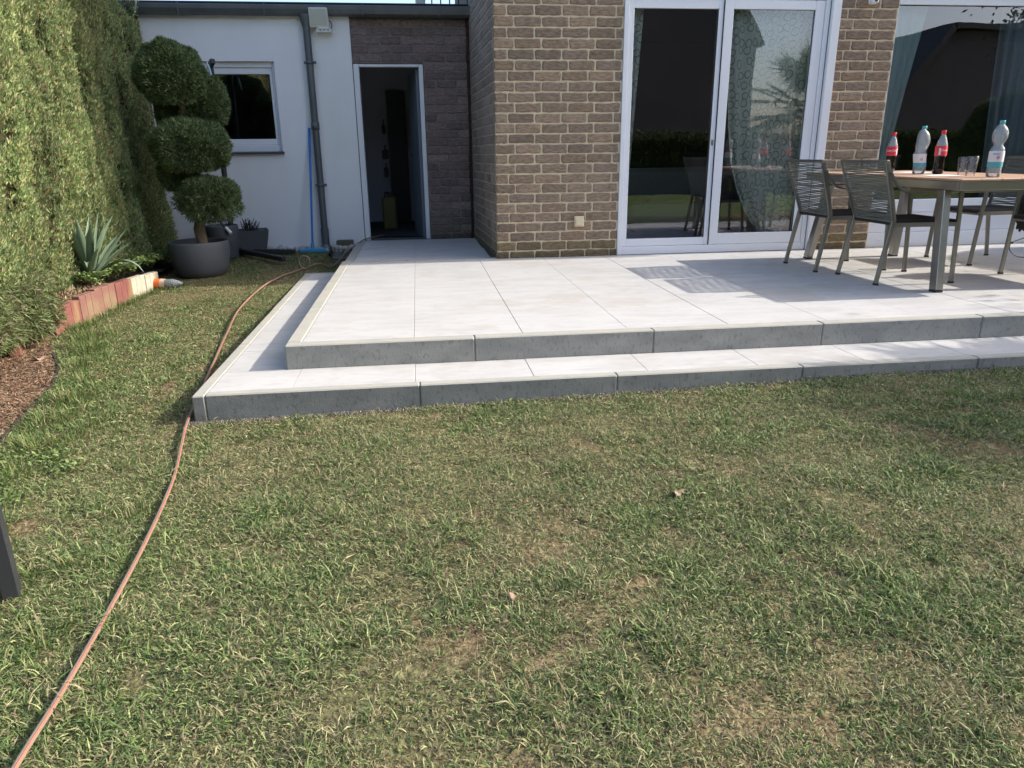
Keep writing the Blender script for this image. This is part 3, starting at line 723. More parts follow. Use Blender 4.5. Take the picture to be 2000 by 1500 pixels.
curtain('curtain', ipl([(0, 6.55), (1, 6.45)]), ipl([(0, 7.3), (1, 7.3)]), 2.25, .40, 3.30, 8, .03, 'grey blue curtain hanging at the right of the wide window', mat('blue_grey_voile', (.28, .35, .42), .9, var=(9, .6, (.16, .20, .26), .4, .6, (3, 1, .2))))

# ---- things inside
t = empty('sofa', (3.75, 4.35, .02)); tag(t, 'low sofa under a pale crumpled cloth behind the glass door', 'sofa')
mb = MB(); mb.box((-.75, -.35, .1), (.75, .35, .38), 0, .05); mb.build('seat', Mt['sofa'], t)
mb = MB(); mb.box((-.75, .2, .38), (.75, .38, .75), 0, .05); mb.build('backrest', Mt['sofa'], t)
for sx in (-1, 1):
    mb = MB(); mb.box((sx*.75, -.35, .05), (sx*.92, .38, .55), 0, .05); mb.build('armrest', Mt['sofa'], t)
t = empty('side_table', (3.0, 4.6, .02)); tag(t, 'dark low table standing in the unlit living room', 'table')
mb = MB(); mb.box((-.35, -.3, .42), (.35, .3, .45), 0, .005); mb.build('tabletop', Mt['black'], t)
for sx in (-.3, .3):
    for sy in (-.25, .25):
        mb = MB(); mb.bar((sx, sy, 0), (sx, sy, .42), .04, .04, up=(0, 1, 0)); mb.build('leg', Mt['black'], t)
t = empty('yellow_canister', (.36, 6.0, .01)); tag(t, 'yellow plastic canister on the storage room floor', 'canister')
mb = MB(); mb.box((-.09, -.08, 0), (.09, .08, .42), 0, .02); mb.build('body', mat('yellow_plastic', (.11, .10, .02), .5), t)
mb = MB(); mb.tube([(-.05, 0, .42), (-.05, 0, .47), (.05, 0, .47), (.05, 0, .42)], .012); mb.build('handle', Mt['black'], t)
mb = MB(); mb.lathe([(.025, .42), (.025, .46), (0, .46)], (.0, -.05, 0), n=12); mb.build('cap', Mt['black'], t)
for k, (zz, w_, lb) in enumerate([(1.32, .05, 'small dark tool hanging on the storage room wall, uppermost of three'), (.98, .09, 'dark long tool hanging on the storage room wall, middle of three'), (.74, .06, 'dark round tool hanging on the storage room wall, lowest of three')]):
    t = empty('hanging_tool', (.30, 7.17, zz)); tag(t, lb, 'tool', 'tools hung in the storage room')
    mb = MB(); mb.box((-w_/2, -.04, -.09), (w_/2, -.005, .03), 0, .008); mb.build('head', Mt['black'], t)
    mb = MB(); mb.tube([(0, -.02, .03), (0, -.02, .09), (.02, -.02, .10)], .008); mb.build('handle', Mt['black'], t)

# ================================================================== GARDEN: LAWN
def in_mulch(x, y):
    # left bed boundary as x(y)
    xb = np.interp(y, [-1.2, -.47, .24, .6, .93, 1.2], [-1.22, -1.21, -1.30, -1.42, -1.60, -1.72])
    return (x < xb) & (y < 1.15)
def lawn_mask(x, y):
    ok = ~((x > -.385) & (y > -.40))
    ok |= (x > -.385) & (x < .0) & (y > 3.345) & (y < 4.70)
    ok &= ~in_mulch(x, y)
    xe = np.interp(y, [1.1, 1.38, 1.98, 2.58, 2.95, 3.3], [-1.78, -1.76, -1.70, -1.64, -1.58, -2.2])
    ok &= ~((x < xe) & (y > 1.1) & (y < 3.6)) & (x > -2.3) & (y < 4.66)
    ok &= ~((x+1.37)**2+(y-3.5)**2 < .25**2)
    return ok
def greenness(x, y):
    g = .38+.95*np.clip((-.35-x)/1.2, 0, 1)*np.clip((1.6-y)/2.2, .1, 1)+.35*np.clip((.7-x)/1.5, 0, 1)*np.clip((-1.2-y)/1.2, 0, 1)
    g += .12*np.clip((x-1.2)/1.5, 0, 1)*np.clip(1-abs(y+.9)/.8, 0, 1)
    g += (fbm(x*1.9, y*1.9, 21)-.5)*1.3+(fbm(x*8, y*8, 33, 3)-.5)*1.1
    return np.clip(g, 0, 1)
def bare(x, y):
    return np.clip((fbm(x*4.3+5, y*4.3, 55, 5)-.615)*10, 0, 1)*.75+np.clip((fbm(x*9+5, y*9, 58, 3)-.66)*8, 0, 1)
def grass(name, n_, x0, x1, y0, y1, hmul=1.0, dens=None, lab=None):
    x = rng.uniform(x0, x1, n_); y = rng.uniform(y0, y1, n_)
    k = lawn_mask(x, y); x, y = x[k], y[k]
    gr = greenness(x, y); br = bare(x, y)
    flat = rng.random(len(x)) < .24
    keep = (rng.random(len(x)) > br*.88) | (flat & (rng.random(len(x)) < .8))
    if dens is not None: keep &= rng.random(len(x)) < dens(x, y)
    x, y, gr, flat = x[keep], y[keep], gr[keep], flat[keep]; N = len(x)
    # clumps: blades gather and share a lean
    ca = fbm(x*4.5, y*4.5, 71, 2)*2*PI*2.4
    ang = ca+rng.normal(0, 2.6, N)
    tuft = fbm(x*9, y*9, 44, 2)
    dist = np.hypot(x-CAM.x, y-CAM.y)
    L = (.012+.020*rng.random(N)**1.3+.011*gr*rng.random(N)+.012*np.clip(tuft-.55, 0, 1)*4*rng.random(N))*hmul
    L *= np.where(rng.random(N) < .05, 2.0, 1)*(.75+.6*np.clip((fbm(x*6, y*6, 61, 3)-.3)*2.2, 0, 1))
    tilt = np.clip(rng.normal(1.22, .26, N)-gr*.12, .15, 1.5)          # from vertical
    w = (.0008+.0009*rng.random(N))*(.85+.4*gr)*np.clip(dist/3.0, 1, 1.5)
    L *= np.clip(1.25-dist*.09, .72, 1.05)
    tilt = np.where(flat, 1.5, tilt); L = np.where(flat, np.minimum(L, .022), L); w = np.where(flat, w*.8, w)
    z = H(x, y)
    dx, dy = np.cos(ang), np.sin(ang); sx, sy = -dy, dx
    bl = L*.55
    p0 = np.stack([x, y, z-.003], 1)
    hz = np.cos(tilt*.75); hr = np.sin(tilt*.75)
    p1 = p0+np.stack([dx*hr*bl, dy*hr*bl, hz*bl], 1)
    t2 = np.clip(tilt*(1.12+.25*rng.random(N)), 0, 1.72); b2 = L-bl
    p2 = p1+np.stack([dx*np.sin(t2)*b2, dy*np.sin(t2)*b2, np.cos(t2)*b2], 1)
    p2[:, 2] = np.maximum(p2[:, 2], z+.002)
    s = np.stack([sx, sy, np.zeros(N)], 1)*w[:, None]
    tw = np.stack([np.zeros(N), np.zeros(N), rng.normal(0, .6, N)*w], 1)
    V = np.stack([p0-s, p0+s, p1-s*.9-tw, p1+s*.9+tw, p2], 1).reshape(-1, 3)
    b_ = np.arange(N)[:, None]*5
    F = np.concatenate([b_+np.array([0, 1, 3]), b_+np.array([0, 3, 2]), b_+np.array([2, 3, 4])], 0)
    # blade hues: fresh green, blue green, straw, brown
    fresh = np.array([.18, .26, .07]); cool = np.array([.135, .20, .08]); straw = np.array([.42, .365, .205]); brown = np.array([.25, .19, .12])
    r = rng.random(N); pg = .40+.54*gr
    c = np.where((r < pg)[:, None], fresh+(cool-fresh)*rng.random(N)[:, None], straw)
    c = np.where((r > .90+.07*gr)[:, None], brown, c)
    c = np.where(((r < pg) & (rng.random(N) < .25))[:, None], np.array([.40, .43, .19]), c)
    fc = np.array([(.30, .25, .15), (.20, .155, .10), (.40, .33, .21), (.13, .10, .065)])[rng.integers(0, 4, N)]
    c = np.where(flat[:, None], fc, c)
    c = c*rng.uniform(.62, 1.25, N)[:, None]*np.array([.92, .93, .92])
    C = np.repeat(c, 5, 0); tipm = np.tile(np.array([.8, .8, 1, 1, 1.15]), N)[:, None]
    return npmesh(name, V, F, Mt['grass_attr'], None, C*tipm)
def dens(x, y):
    d = np.hypot(x-CAM.x, y-CAM.y); return np.clip((3.6/np.maximum(d, 1.2))**1.15, .0, 1)
def dens_(x, y):
    d = np.hypot(x-CAM.x, y-CAM.y); k = np.clip(2.2/np.maximum(d, 1.0), 0, 1)**.75
    # only where a camera near the photograph's could see it
    k = np.where((y < -.3) & (x > CAM.x+.95*(y-CAM.y)+.5), k*.6, k); k = np.where(x < CAM.x-.62*(y-CAM.y)-.9, 0, k); return k
o = grass('grass', 3900000, -2.2, 6.2, -3.3, 4.7, dens=dens_)
tag(o, 'short trampled lawn of green and dry straw coloured blades', 'grass', kind='stuff')
# longer green tufts at the left edge
def tufts(spots, per, Lm, spread, name, lab, colset, upr=.45):
    xs_, ys_, an = [], [], []
    for (tx, ty, s_) in spots:
        nn_ = int(per*s_); xs_ += list(rng.normal(tx, spread*s_, nn_)); ys_ += list(rng.normal(ty, spread*s_, nn_))
        an += [math.atan2(b_-ty, a_-tx)+random.gauss(0, .5) for a_, b_ in zip(xs_[-nn_:], ys_[-nn_:])]
    x = np.array(xs_); y = np.array(ys_); ang = np.array(an); N = len(x)
    L = Lm*rng.uniform(.5, 1.1, N); tilt = np.abs(rng.normal(upr, .3, N)); w = rng.uniform(.0013, .0024, N); z = H(x, y)
    d = np.stack([np.cos(ang), np.sin(ang)], 1)
    def st(p, t, l): return p+np.stack([d[:, 0]*np.sin(t)*l, d[:, 1]*np.sin(t)*l, np.cos(t)*l], 1)
    p0 = np.stack([x, y, z-.004], 1); p1 = st(p0, tilt, L*.5); p2 = st(p1, tilt*1.9+.2, L*.5)
    s = np.stack([-d[:, 1], d[:, 0], np.zeros(N)], 1)*w[:, None]
    V = np.stack([p0-s, p0+s, p1-s, p1+s, p2], 1).reshape(-1, 3); b_ = np.arange(N)[:, None]*5
    F = np.concatenate([b_+np.array([0, 1, 3]), b_+np.array([0, 3, 2]), b_+np.array([2, 3, 4])], 0)
    c = np.array(colset)[rng.integers(0, len(colset), N)]*rng.uniform(.75, 1.3, N)[:, None]
    o = npmesh(name, V, F, Mt['grass_attr'], None, np.repeat(c, 5, 0)); return tag(o, lab, 'grass', kind='stuff')
sp = []
for k in range(46):
    y_ = random.uniform(-1.6, 1.5); x_ = float(np.interp(y_, [-1.6, -.47, .24, .93, 1.5], [-1.1, -1.12, -1.2, -1.5, -1.66]))+abs(random.gauss(0, .10)); sp.append((x_, y_, random.uniform(.5, 1.2)))
for k in range(26):
    y_ = random.uniform(1.4, 3.0); x_ = float(np.interp(y_, [1.38, 2.95], [-1.70, -1.55]))+abs(random.gauss(0, .03)); sp.append((x_, y_, random.uniform(.3, .7)))
for k in range(20): sp.append((random.uniform(-.9, -.3), random.uniform(-2.4, -1.3), random.uniform(.4, .9)))
tufts(sp, 90, .075, .045, 'tall_grass', 'longer fresh green tufts along the bed edges at the left', [(.13, .20, .05), (.10, .17, .05), (.17, .21, .07), (.3, .28, .14)])
# fine pale grit along the foot of the lower kerb
N = 16000; t_ = rng.random(N)*5.6-.5; d_ = np.abs(rng.normal(0, .024, N)); on = rng.random(N) < .75
gx = np.where(on, t_, -.378-d_*.6); gy = np.where(on, -.392-d_, rng.random(N)*3-.4); kk = (gx > -.42); gx, gy = gx[kk], gy[kk]; N = len(gx)
def grit(name, gx, gy, gz, r0, r1, cols, label, cat):
    N = len(gx); base = np.array([(1, 0, 0), (-.5, .87, 0), (-.5, -.87, 0), (0, 0, .8)]); r = rng.uniform(r0, r1, N)
    a = rng.random(N)*2*PI; c, s = np.cos(a), np.sin(a)
    B = base[None]*(r[:, None, None]*rng.uniform(.7, 1.3, (N, 4, 1)))
    X = B[:, :, 0]*c[:, None]-B[:, :, 1]*s[:, None]; Y = B[:, :, 0]*s[:, None]+B[:, :, 1]*c[:, None]
    V = np.stack([X+gx[:, None], Y+gy[:, None], B[:, :, 2]+gz[:, None]-.001], -1).reshape(-1, 3); b_ = np.arange(N)[:, None]*4
    F = np.concatenate([b_+np.array([0, 1, 3]), b_+np.array([1, 2, 3]), b_+np.array([2, 0, 3])], 0)
    C = np.array(cols)[rng.integers(0, len(cols), N)]*rng.uniform(.8, 1.2, N)[:, None]
    o = npmesh(name, V, F, Mt['dry_attr'], None, np.repeat(C, 4, 0)); return tag(o, label, cat, kind='stuff')
grit('grit', gx, gy, H(gx, gy)+.004, .002, .008, [(.30, .28, .24), (.22, .20, .16), (.15, .13, .10), (.10, .085, .06)], 'pale grit and crumbs along the foot of the lower kerb', 'grit')

# mulch bed at the left
x = rng.uniform(-2.4, -1.1, 90000); y = rng.uniform(-1.4, 1.15, 90000); k = in_mulch(x, y); x, y = x[k], y[k]; N = len(x)
ang = rng.random(N)*2*PI; L = rng.uniform(.008, .035, N); w = rng.uniform(.0008, .002, N); z = H(x, y)+rng.random(N)*.012
d = np.stack([np.cos(ang), np.sin(ang), rng.normal(0, .25, N)], 1)*L[:, None]/2; s = np.stack([-np.sin(ang), np.cos(ang), rng.normal(0, .3, N)], 1)*w[:, None]
P = np.stack([x, y, z], 1); V = np.stack([P-d-s, P+d-s, P+d+s, P-d+s], 1).reshape(-1, 3); b_ = np.arange(N)[:, None]*4
cs = np.array([(.30, .17, .11), (.38, .24, .15), (.17, .10, .065), (.44, .33, .22), (.10, .065, .045)])[rng.integers(0, 5, N)]*rng.uniform(.8, 1.25, N)[:, None]
o = npmesh('mulch', V, b_+np.array([0, 1, 2, 3]), Mt['dry_attr'], None, np.repeat(cs, 4, 0)); tag(o, 'reddish brown needle mulch in the bed below the hedge', 'mulch', kind='stuff')
gxx, gyy = np.meshgrid(np.linspace(-2.5, -1.1, 40), np.linspace(-1.5, 1.2, 60)); kk = in_mulch(gxx+.0, gyy)
# soil under it
V = np.stack([gxx, gyy, H(gxx, gyy)+.003], -1).reshape(-1, 3); idx = (np.arange(59)[:, None]*40+np.arange(39)[None]).ravel()
idx = idx[kk.ravel()[idx]]
o = npmesh('bed_soil', V, np.stack([idx, idx+1, idx+41, idx+40], 1), Mt['soil'], smooth=True); tag(o, kind='structure')
mb = MB(); pts = [(float(np.interp(yy, [-1.2, -.47, .24, .6, .93, 1.2], [-1.22, -1.21, -1.30, -1.42, -1.60, -1.72])), yy) for yy in np.linspace(-1.4, .95, 16)]
for a, b_ in zip(pts[:-1], pts[1:]): mb.bar((a[0], a[1], Hs(*a)+.004), (b_[0], b_[1], Hs(*b_)-.004), .012, .03)
o = mb.build('bed_edging', mat('rotten_wood', (.05, .035, .028), .95, bump=(40, .8, .01))); tag(o, 'dark low strip edging the mulch bed against the lawn', 'edging')

# ---- edging stones
Mt['redstone'] = mat('red_concrete', (.215, .075, .06), .92, bump=(110, .7, .005), var=(6, .6, (.26, .10, .085)), var2=(12, .45, (.36, .30, .12), .55, .7, (1, 1, .25)))
Mt['redstone2'] = mat('faded_red_concrete', (.23, .105, .08), .92, bump=(110, .7, .005), var=(5, .8, (.33, .30, .15)), var2=(20, .4, (.2, .1, .08)))
Mt['creamstone'] = mat('cream_concrete', (.50, .46, .36), .92, bump=(110, .7, .005), var=(6, .5, (.44, .38, .27)), var2=(20, .4, (.3, .26, .2)))
pts = [(-1.70, .86), (-1.765, 1.34), (-1.745, 1.56), (-1.722, 1.79), (-1.715, 1.80), (-1.690, 2.02), (-1.672, 2.25), (-1.655, 2.48), (-1.640, 2.70), (-1.60, 2.95)]
def stone(a, b_, m, label, top=-.0, th=.06):
    a = Vector((*a, 0)); b_ = Vector((*b_, 0)); mid = (a+b_)/2; L = (b_-a).length-.006; d = (b_-a).normalized(); nrm = Vector((d.y, -d.x, 0))
    t = empty('edging_stone', (mid.x, mid.y, top-.3)); mb = MB(); k = 3
    for i in range(k):   # palisade look: shallow ribs
        p = d*(-L/2+L*i/k); q = d*(-L/2+L*(i+1)/k-.0015)
        hh = .3+random.uniform(-.0015, .0015)
        P = [p, q, q-nrm*th, p-nrm*th]
        mb.hexa([(v.x, v.y, 0) for v in P]+[(v.x, v.y, hh) for v in P], 0, .0035)
    p, q = -d*(L/2-.003)-nrm*.005, d*(L/2-.003)-nrm*.005; P = [p, q, q-nrm*(th-.01), p-nrm*(th-.01)]
    mb.hexa([(v.x, v.y, .001) for v in P]+[(v.x, v.y, .292) for v in P])
    o = mb.build('edging_stone', m); o.location = t.location; bpy.data.objects.remove(t)
    tag(o, label, 'edging stone', 'upright stones edging the raised bed'); return o
stone((-1.76, .88), (-1.86, 1.12), Mt['redstone'], 'dark red edging stone in shade under the hedge, nearest the mulch', -.10)
stone((-1.765, 1.36), (-1.728, 1.70), Mt['redstone'], 'brightest red edging stone, first one in the sun beside the hedge', -.02)
stone((-1.728, 1.70), (-1.700, 1.93), Mt['redstone2'], 'edging stone stained yellow green between two red stones', .004)
stone((-1.715, 1.935), (-1.678, 2.22), Mt['redstone2'], 'faded pink red edging stone below the yucca', .012)
stone((-1.678, 2.225), (-1.655, 2.50), Mt['redstone'], 'red edging stone directly before the cream coloured ones', .004)
stone((-1.660, 2.505), (-1.628, 2.73), Mt['creamstone'], 'cream edging stone next to the last red one', -.004)
stone((-1.628, 2.735), (-1.590, 2.95), Mt['creamstone'], 'cream edging stone at the end of the row near the fallen bottle', -.012)
mb = MB()
V = []; nx_, ny_ = 14, 30
gx_, gy_ = np.meshgrid(np.linspace(0, 1, nx_), np.linspace(1.0, 4.2, ny_))
xr = np.interp(gy_, [1.0, 1.36, 2.95, 4.2], [-1.90, -1.80, -1.65, -1.75]); X = -2.6+(xr+2.6)*gx_
Z = np.interp(gy_, [1.0, 1.3, 2.9, 4.2], [-.16, -.06, -.05, -.10])+(fbm(X*8, gy_*8, 5)-.5)*.03
V = np.stack([X, gy_, Z], -1).reshape(-1, 3); idx = (np.arange(ny_-1)[:, None]*nx_+np.arange(nx_-1)[None]).ravel()
o = npmesh('raised_bed_soil', V, np.stack([idx, idx+1, idx+1+nx_, idx+nx_], 1), Mt['soil'], smooth=True); tag(o, kind='structure')

# ================================================================== FOLIAGE
def sprays(P, Nrm, L, wid, cols, ks=3, lean=(0, 0, .5), jit=.7, spread=.6, tone=None):
    """small conifer sprays: each is a fan of ks narrow pointed quads"""
    N = len(P); base = Nrm+np.array(lean)+rng.normal(0, jit, (N, 3)); base /= np.linalg.norm(base, axis=1)[:, None]
    Vs, Cs = [], []; l = L*rng.uniform(.55, 1.3, N)
    c0 = np.array(cols)[rng.choice(len(cols), N)]*rng.uniform(.7, 1.3, N)[:, None]
    if tone is not None: c0 = c0*tone[:, None]
    for k in range(ks):
        d = base+rng.normal(0, spread*.5, (N, 3)); d /= np.linalg.norm(d, axis=1)[:, None]
        s = np.cross(d, rng.normal(0, 1, (N, 3))); s /= np.linalg.norm(s, axis=1)[:, None]+1e-9
        ll = (l*rng.uniform(.6, 1.0, N))[:, None]; w = (wid*rng.uniform(.7, 1.3, N))[:, None]
        Vs.append(np.stack([P, P+d*ll*.5+s*w, P+d*ll, P+d*ll*.5-s*w], 1)); Cs.append(np.repeat((c0*rng.uniform(.85, 1.15, N)[:, None])[:, None], 4, 1))
    V = np.concatenate(Vs, 0).reshape(-1, 3); C = np.concatenate(Cs, 0).reshape(-1, 3)
    return V, np.arange(len(V)).reshape(-1, 4), C
# hedge
def hedge_x(y, z):
    x = -1.955-.02*np.sin(y*2.0)+.03*(fbm(y*2.2, z*.5, 12, 3)-.5)*2
    x = x+.17*np.clip((1.75-y)/.5, 0, 1)*np.clip(1-(z-.1)/.9, 0, 1)*np.clip((z+.2)/.12, .2, 1)     # bulge low and near
    x = x+.045*np.clip((1.75-y)/.5, 0, 1)
    x = x+.22*(fbm(y*6.5, z*.7, 15, 3)-.5)+.12*(fbm(y*15, z*5, 19, 2)-.5)            # vertical streaks
    x = x-.35*np.clip((z-2.05)/.5, 0, 1)**2*np.clip((y-3.6)/.6, 0, 1)-.18*np.clip((y-4.35)/.35, 0, 1)**2
    x = x+.10*np.clip((y-3.2)/1.5, 0, 1)*np.clip(1-z/1.2, 0, 1)
    x = x-.3*np.clip((z-2.6)/.3, 0, 1)**2
    return x
t = empty('conifer_hedge', (-2.4, 2.0, -.1)); tag(t, 'tall clipped conifer hedge along the left side, sunlit near and shaded at the house end', 'hedge')
tl_ = t.location
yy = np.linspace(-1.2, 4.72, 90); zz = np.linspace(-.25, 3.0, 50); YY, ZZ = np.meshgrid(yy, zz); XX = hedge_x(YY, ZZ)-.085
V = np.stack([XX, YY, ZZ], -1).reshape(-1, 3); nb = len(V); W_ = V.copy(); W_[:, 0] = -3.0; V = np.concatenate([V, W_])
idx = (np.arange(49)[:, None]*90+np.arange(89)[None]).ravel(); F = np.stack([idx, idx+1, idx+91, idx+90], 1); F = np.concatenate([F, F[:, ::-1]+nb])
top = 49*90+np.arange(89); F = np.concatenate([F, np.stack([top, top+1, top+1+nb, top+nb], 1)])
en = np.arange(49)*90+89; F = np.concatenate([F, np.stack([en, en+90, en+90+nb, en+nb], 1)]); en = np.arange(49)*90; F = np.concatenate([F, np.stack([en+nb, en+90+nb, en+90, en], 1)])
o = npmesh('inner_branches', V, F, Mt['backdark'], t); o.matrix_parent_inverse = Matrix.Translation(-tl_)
N = 400000; y = rng.uniform(-.9, 4.72, N)
y = y[rng.random(N) < np.clip(.45+.2*np.minimum(y, 3), .3, 1)]; N = len(y); z = rng.uniform(-.22, 2.95, N)
low_ = np.interp(y, [0.4, .9, 1.3, 1.7], [-.22, -.24, -.18, -.1])
k = (z > low_)&~((z < -.02)&(y > 1.75)&(rng.random(N) < .6)); y, z = y[k], z[k]; N = len(y)
depth = rng.random(N)**1.3*.12; x = hedge_x(y, z)-depth
kk = rng.random(N) > np.clip((fbm(y*11, z*4.5, 31, 3)-.53)*9, 0, .95); x, y, z = x[kk], y[kk], z[kk]; N = len(x)
P = np.stack([x, y, z], 1)
patch = fbm(y*2.4, z*1.1, 77, 3); age = rng.random(N)
cols = [(.28, .37, .16), (.23, .32, .13), (.40, .43, .18), (.19, .24, .11), (.19, .28, .13), (.44, .42, .22), (.24, .30, .13), (.32, .37, .15), (.33, .25, .16)]
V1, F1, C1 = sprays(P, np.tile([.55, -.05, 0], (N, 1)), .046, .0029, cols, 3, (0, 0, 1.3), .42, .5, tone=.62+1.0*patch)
browns = rng.random(len(C1)//4) < .02
# top and end caps
N2 = 14000; x2 = rng.uniform(-2.6, -1.95, N2); z2 = rng.uniform(-.1, 2.9, N2); y2 = 4.74-.25*np.clip((x2+2.2)/.3, 0, 1)**2+rng.normal(0, .02, N2)
V2, F2, C2 = sprays(np.stack([x2, y2, z2], 1), np.tile([.1, .5, 0], (N2, 1)), .036, .0034, cols, 2, (0, 0, .6))
V = np.concatenate([V1, V2]); F = np.concatenate([F1, F2+len(V1)]); C = np.concatenate([C1, C2])
o = npmesh('foliage', V, F, Mt['needle_attr'], t, C); o.matrix_parent_inverse = Matrix.Translation(-tl_)
# drooping skirt near the ground at the near end
N3 = 9000; y3 = rng.uniform(.55, 1.62, N3); z3 = rng.uniform(-.14, .22, N3); x3 = hedge_x(y3, z3)+rng.uniform(-.05, .07, N3)
V3, F3, C3 = sprays(np.stack([x3, y3, z3], 1), np.tile([.8, -.1, 0], (N3, 1)), .06, .003, [(.20, .25, .10), (.15, .20, .08), (.26, .29, .13), (.22, .19, .12)], 3, (.1, 0, -.25), .5, .9)
o = npmesh('low_sprays', V3, F3, Mt['needle_attr'], t, C3); o.matrix_parent_inverse = Matrix.Translation(-tl_)

# topiary in the round pot
def sphere_pts(N, c, r, fl=.0, rough=.08, seed=1):
    d = rng.normal(0, 1, (N, 3)); d /= np.linalg.norm(d, axis=1)[:, None]
    lump = 1+rough*(fbm(d[:, 0]*2.6+seed, d[:, 2]*2.6+d[:, 1]*1.7, seed, 3)-.5)*2
    P = np.array(c)+d*np.array(r)*lump[:, None]*(1-rng.random(N)**2*.22)[:, None]
    if fl: P[:, 2] = np.maximum(P[:, 2], c[2]-r[2]*fl)
    return P, d
t = empty('topiary_tree', (-1.36, 3.5, -.12)); tag(t, 'cloud pruned conifer with stacked rounded crowns standing in the large round pot', 'tree'); tl_ = t.location
BR = .24
balls = [((-1.40, 3.50, 1.655), (.265, .27, .27), 'top'), ((-1.12, 3.66, 1.43), (.12, .18, .21), 'b'), ((-1.315, 3.47, 1.04), (.315, .30, .235), 'mid'), ((-1.215, 3.45, .60), (.245, .24, .165), 'low'), ((-1.50, 3.62, .80), (.15, .18, .15), 'in'), ((-1.30, 3.64, 1.30), (.11, .13, .10), 'neck'), ((-1.50, 3.68, 1.36), (.12, .14, .17), 'back')]
tc_ = [(.14, .195, .085), (.10, .15, .065), (.19, .245, .11), (.07, .105, .05), (.15, .20, .10)]
for (c, r, nme) in balls:
    N = int(27000*r[0]*r[2]/.07); P, d = sphere_pts(N, c, r, .8, BR, int(c[2]*100) % 97)
    V, F, C = sprays(P, d*1.1, .050, .0046, tc_, 3, (0, 0, .5), .6, .7)
    o = npmesh('crown', V, F, Mt['needle_attr'], t, C); o.matrix_parent_inverse = Matrix.Translation(-tl_)
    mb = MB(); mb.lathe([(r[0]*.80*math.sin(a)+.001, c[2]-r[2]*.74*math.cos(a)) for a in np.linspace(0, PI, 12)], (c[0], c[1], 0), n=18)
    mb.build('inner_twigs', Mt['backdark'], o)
# straggly outliers on the lower crown
N = 2600; P, d = sphere_pts(N, (-1.22, 3.45, .55), (.29, .26, .19), .9, .3, 5)
V, F, C = sprays(P, d*.9, .055, .003, tc_, 3, (0, 0, .2), .5, .9)
o = npmesh('crown', V, F, Mt['needle_attr'], t, C); o.matrix_parent_inverse = Matrix.Translation(-tl_)
mb = MB(); mb.tube([(-1.325, 3.5, .0), (-1.33, 3.5, .16), (-1.345, 3.5, .30), (-1.30, 3.5, .45), (-1.30, 3.5, .62), (-1.38, 3.52, .85), (-1.34, 3.5, 1.05), (-1.33, 3.53, 1.3), (-1.39, 3.5, 1.6)], [.062, .052, .05, .048, .045, .04, .036, .03, .02], n=12)
mb.tube([(-1.30, 3.5, .5), (-1.24, 3.47, .6)], [.03, .02]); mb.tube([(-1.36, 3.52, .75), (-1.47, 3.6, .82)], [.03, .018]); mb.tube([(-1.34, 3.5, 1.15), (-1.2, 3.6, 1.35)], [.025, .015])
o = mb.build('trunk', Mt['trunk'], t); o.matrix_parent_inverse = Matrix.Translation(-tl_)
# round pot
def pot_lathe(name, loc, prof, label, m=Mt['pot'], soil_z=None, soil_r=None, n=48):
    t = empty(name, loc); tag(t, label, 'plant pot', 'dark planters by the white wall')
    mb = MB(); mb.lathe(prof, n=n); mb.build('shell', m, t)
    if soil_z is not None:
        mb = MB(); mb.lathe([(0.0005, soil_z+.01), (soil_r*.5, soil_z+.006), (soil_r, soil_z)], n=24); mb.build('soil', Mt['soil'], t)
    return t
pot_lathe('round_pot', (-1.37, 3.5, -.14), [(.0005, .0), (.19, .0), (.215, .012), (.245, .07), (.265, .15), (.275, .24), (.272, .31), (.268, .325), (.262, .33), (.256, .326), (.252, .31), (.245, .26)], 'large round dark grey pot holding the cloud pruned conifer', soil_z=.275, soil_r=.25)
pot_lathe('tall_pot', (-1.37, 4.4, -.1), [(.0005, 0), (.13, 0), (.145, .02), (.16, .2), (.168, .34), (.162, .355), (.155, .35), (.15, .30)], 'dark pot half hidden behind the large round pot', soil_z=.30, soil_r=.15)
# angular planter with twiggy plant
t = empty('angular_planter', (-1.10, 4.60, -.09)); tag(t, 'dark angular tapered planter with bare twiggy plant beside the wall', 'plant pot', 'dark planters by the white wall')
def taper(mb, a, b_, z0_, z1_):
    mb.hexa([(-a, -a, z0_), (a, -a, z0_), (a, a, z0_), (-a, a, z0_), (-b_, -b_, z1_), (b_, -b_, z1_), (b_, b_, z1_), (-b_, b_, z1_)], 0, .004)
mb = MB()
A_, B_, hh = .115, .165, .27; o4 = [(-1, -1), (1, -1), (1, 1), (-1, 1)]
vs = [(s[0]*A_, s[1]*A_, 0) for s in o4]+[(s[0]*B_, s[1]*B_, hh) for s in o4]+[(s[0]*(B_-.014), s[1]*(B_-.014), hh) for s in o4]+[(s[0]*(A_-.0), s[1]*(A_-.0), .12) for s in o4]
fs = [(3, 2, 1, 0)]+[(i, (i+1) % 4, 4+(i+1) % 4, 4+i) for i in range(4)]+[(4+i, 4+(i+1) % 4, 8+(i+1) % 4, 8+i) for i in range(4)]+[(8+i, 8+(i+1) % 4, 12+(i+1) % 4, 12+i) for i in range(4)]
mb.add(vs, fs); o = mb.build('shell', Mt['pot'], t); o.rotation_euler = (0, 0, .25)
mb = MB(); mb.box((-.125, -.125, .15), (.125, .125, .20)); o = mb.build('soil', Mt['soil'], t); o.rotation_euler = (0, 0, .25)
t = empty('twiggy_plant', (-1.12, 4.60, .11)); tag(t, 'bare twiggy stems sprouting from the angular planter', 'plant')
mb = MB()
